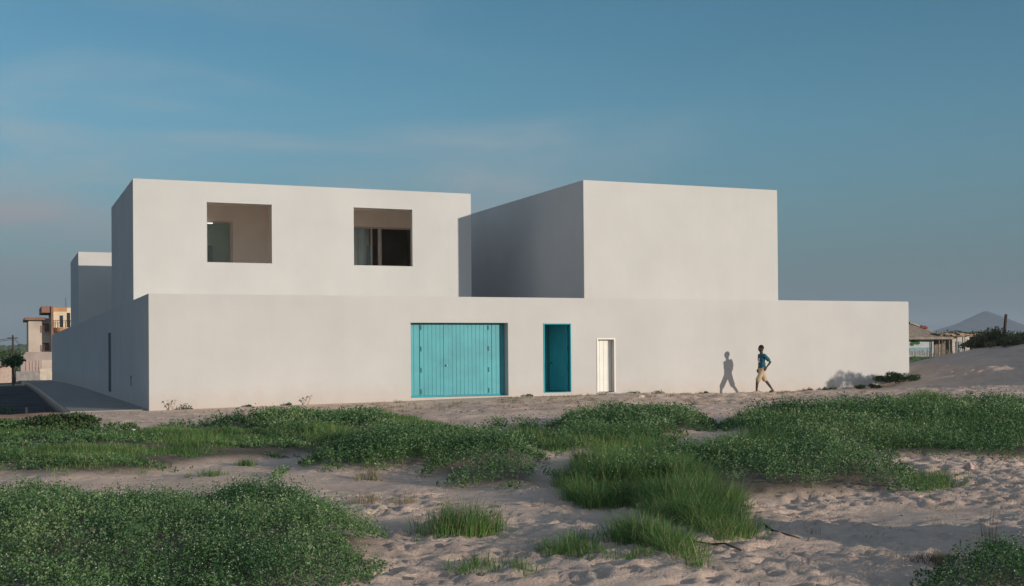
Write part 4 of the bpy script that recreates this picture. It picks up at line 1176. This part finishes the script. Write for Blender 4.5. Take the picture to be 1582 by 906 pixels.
M_DUNE = leafmat('dune_bush_leaf', (.07, .09, .04), (.20, .19, .10), .2, 1.5)
_o, p0_, _z = pole(1549, 486, 528, 5.0, .085, 'dark charred post leaning right on the dune crest', .18, M_TWIG)

labs = ['first dune-crest bush right of the shed', 'second dune-crest bush, in front of the leaning post', 'rounded dark bush just right of the leaning post', 'wide bush on the dune crest near the right picture edge', 'last dark bush on the dune crest at the right edge', 'low dark scrub at the foot of the bushes left of the post', 'low dark scrub at the foot of the bushes right of the post']
for k, (u, v, yy, rx, h_) in enumerate([(1524, 546, 1.6, .7, .75), (1537, 540, 1.8, .75, .85), (1561, 536, 2.0, .8, .62), (1579, 534, 1.6, .7, .55), (1598, 534, 2, 1.0, .8), (1509, 553, 1.4, .5, .30), (1549, 541, .9, .7, .34)]):
    q_ = on_y(u, v, yy)
    shrub('dune_bush', q_.x, yy, rx, .8, h_, 1500, .09, labs[k], 'bush', 'bushes along the dune crest at the right', seed=60+k, m=M_DUNE)
# scrub in the field beyond the wall end, and the tree belt on the horizon (reads as one mass)
Qs, Ts = [], []
rg = np.random.default_rng(77)
def clump(cx, cy, cz, rx, ry, rz, n, leaf):
    off = rg.normal(size=(n, 3)); off /= np.linalg.norm(off, axis=1, keepdims=True); off[:, 2] = np.abs(off[:, 2])*1.0
    p = np.array([cx, cy, cz])+off*(rg.random(n)**.35)[:, None]*np.array([rx, ry, rz])
    s = leaf*rg.uniform(.6, 1.4, n); Qs.append(leaves_from(p, off+rg.normal(0, .6, (n, 3)), s, s*.6, rg)); Ts.append(rg.random(n))
for k in range(60):
    u = rg.uniform(1440, 1700); yy = rg.uniform(95, 150); q_ = on_y(u, 520, yy); top = on_y(u, 512+rg.uniform(-1, 4), yy).z
    g0 = gz1(q_.x, yy); clump(q_.x, yy, g0, rg.uniform(2, 4), 2, max(1.0, top-g0), 500, .35)
for k in range(26):
    u = rg.uniform(-80, 120); yy = rg.uniform(170, 260); q_ = on_y(u, 545, yy); top = on_y(u, 545+rg.uniform(-4, 4), yy).z
    g0 = gz1(q_.x, yy); clump(q_.x, yy, g0, rg.uniform(3, 6), 3, max(1.2, top-g0), 350, .5)
tb = quads_mesh('tree_belt', np.concatenate(Qs), M_SHRUB, np.concatenate(Ts)); tag(tb, 'far belt of green scrub and trees along the horizon', 'tree belt', None, 'stuff')
Qs, Ts = [], []
for k in range(70):
    u = rg.uniform(1395, 1500); yy = rg.uniform(9, 48); x_ = on_y(u, 570, yy).x
    if x_ < 29.6: continue
    clump(x_, yy, gz1(x_, yy)-.05, rg.uniform(.5, 1.4), rg.uniform(.4, 1), rg.uniform(.08, .28), 260, .09)
fs = quads_mesh('field_scrub', np.concatenate(Qs), M_COVER, np.concatenate(Ts)); tag(fs, 'patchy green weeds on the field between the wall end and the fence', 'weeds', None, 'stuff')

# ------------------------------------------------------------------ haze
hz = MB().box(-3700, 3700, -420, 3700, -8, 120).build('haze', None)
m = bpy.data.materials.new('haze_air'); m.use_nodes = True; nt = m.node_tree; nt.nodes.clear()
out = nt.nodes.new('ShaderNodeOutputMaterial'); pv = nt.nodes.new('ShaderNodeVolumePrincipled')
pv.inputs['Color'].default_value = (.75, .85, 1, 1); pv.inputs['Density'].default_value = .00023; pv.inputs['Anisotropy'].default_value = .0
nt.links.new(pv.outputs[0], out.inputs['Volume']); hz.data.materials.append(m)
tag(hz, 'thin evening haze over the plain', None, None, 'stuff')

# ------------------------------------------------------------------ light, sky, camera
sun = bpy.data.lights.new('sun', 'SUN'); sun.energy = 3.6; sun.angle = R(.6); sun.color = (1.0, .89, .76)
so = bpy.data.objects.new('sun', sun); link(so); so.rotation_euler = SUNV.to_track_quat('Z', 'Y').to_euler()
w = bpy.data.worlds.new('World'); sc.world = w; w.use_nodes = True; nt = w.node_tree
bg = nt.nodes['Background']; L = nt.links.new
sky = nt.nodes.new('ShaderNodeTexSky'); sky.sky_type = 'NISHITA'; sky.sun_disc = False
sky.sun_elevation = R(SUN_EL); sky.sun_rotation = math.atan2(SUN_H.x, SUN_H.y)
sky.air_density = 1.0; sky.dust_density = .6; sky.ozone_density = 3.2
tc = nt.nodes.new('ShaderNodeTexCoord')
mp = nt.nodes.new('ShaderNodeMapping'); mp.inputs['Scale'].default_value = (1.3, 1.3, 5.5); mp.inputs['Location'].default_value = (.9, .3, .2); mp.inputs['Rotation'].default_value = (0, R(6), 0); L(tc.outputs['Generated'], mp.inputs['Vector'])
no = nt.nodes.new('ShaderNodeTexNoise'); no.inputs['Scale'].default_value = 2.2; no.inputs['Detail'].default_value = 7; no.inputs['Distortion'].default_value = .5; L(mp.outputs[0], no.inputs['Vector'])
mr = nt.nodes.new('ShaderNodeMapRange'); mr.inputs['From Min'].default_value = .5; mr.inputs['From Max'].default_value = .78; mr.inputs['To Max'].default_value = .6; mr.interpolation_type = 'SMOOTHSTEP'
L(no.outputs['Fac'], mr.inputs['Value'])
tint = nt.nodes.new('ShaderNodeMix'); tint.data_type = 'RGBA'; tint.blend_type = 'MULTIPLY'; tint.inputs['Factor'].default_value = 1
tint.inputs['B'].default_value = (.85, .98, .94, 1); L(sky.outputs[0], tint.inputs['A'])
cl = nt.nodes.new('ShaderNodeMix'); cl.data_type = 'RGBA'; cl.inputs['B'].default_value = (4.0, 3.6, 3.8, 1)
L(tint.outputs['Result'], cl.inputs['A'])
def mrange(src, a, b_, c, d):
    q = nt.nodes.new('ShaderNodeMapRange'); q.interpolation_type = 'SMOOTHSTEP'
    for k_, v_ in (('From Min', a), ('From Max', b_), ('To Min', c), ('To Max', d)): q.inputs[k_].default_value = v_
    L(src, q.inputs['Value']); return q.outputs[0]
def mmul(a, b_):
    q = nt.nodes.new('ShaderNodeMath'); q.operation = 'MULTIPLY'; L(a, q.inputs[0]); L(b_, q.inputs[1]); return q.outputs[0]
sx = nt.nodes.new('ShaderNodeSeparateXYZ'); L(tc.outputs['Generated'], sx.inputs[0])
# thin cirrus low in the west half, unseen bright cloud added behind the camera for fill light
band = mmul(mrange(sx.outputs['Z'], .26, .17, .12, 1), mrange(sx.outputs['Z'], .03, .10, .2, 1))
ad = nt.nodes.new('ShaderNodeMath'); ad.operation = 'ADD'; ad.use_clamp = True; L(mmul(mr.outputs[0], mrange(sx.outputs['X'], .60, .34, 0, 1)), ad.inputs[0])
L(mmul(mrange(sx.outputs['X'], .55, -.05, 0, 1.0), mrange(no.outputs['Fac'], .38, .60, .05, 1)), ad.inputs[1])
L(mmul(ad.outputs[0], band), cl.inputs['Factor'])
bk = nt.nodes.new('ShaderNodeMix'); bk.data_type = 'RGBA'; bk.inputs['B'].default_value = (3.3, 3.5, 3.95, 1)
L(mmul(mrange(sx.outputs['Y'], .15, -.45, 0, .62), mrange(no.outputs['Fac'], .35, .55, .5, 1)), bk.inputs['Factor'])
zen = nt.nodes.new('ShaderNodeMix'); zen.data_type = 'RGBA'; zen.blend_type = 'MULTIPLY'; zen.inputs['B'].default_value = (.66, .84, .82, 1)
L(mrange(sx.outputs['Z'], .04, .27, .4, 1), zen.inputs['Factor']); L(cl.outputs['Result'], zen.inputs['A']); L(zen.outputs['Result'], bk.inputs['A'])
hb = nt.nodes.new('ShaderNodeMapRange'); hb.interpolation_type = 'SMOOTHERSTEP'; hb.inputs['From Min'].default_value = -.02; hb.inputs['From Max'].default_value = .24
hb.inputs['To Min'].default_value = .85; hb.inputs['To Max'].default_value = 0; L(sx.outputs['Z'], hb.inputs['Value'])
hc = nt.nodes.new('ShaderNodeMix'); hc.data_type = 'RGBA'; hc.inputs['B'].default_value = (.56, .84, 1.18, 1)
L(hb.outputs[0], hc.inputs['Factor']); L(bk.outputs['Result'], hc.inputs['A']); L(hc.outputs['Result'], bg.inputs['Color'])
bg.inputs['Strength'].default_value = .14

cd = bpy.data.cameras.new('camera'); co = bpy.data.objects.new('camera', cd); link(co)
cd.sensor_width = 36; cd.lens = FOC*36/1582; cd.shift_y = SY/1582; cd.clip_end = 12000; cd.clip_start = .1
mx = Matrix(((CR[0], CU[0], -CF[0]), (CR[1], CU[1], -CF[1]), (CR[2], CU[2], -CF[2])))
co.matrix_world = Matrix.Translation(Vector(CAM)) @ mx.to_4x4()
sc.camera = co
sc.view_settings.view_transform = 'Standard'; sc.view_settings.look = 'None'; sc.view_settings.exposure = 0; sc.view_settings.gamma = 1
sc.render.resolution_x = 1024; sc.render.resolution_y = 586
sc.cycles.volume_bounces = 0; sc.cycles.max_bounces = 12; sc.cycles.diffuse_bounces = 8
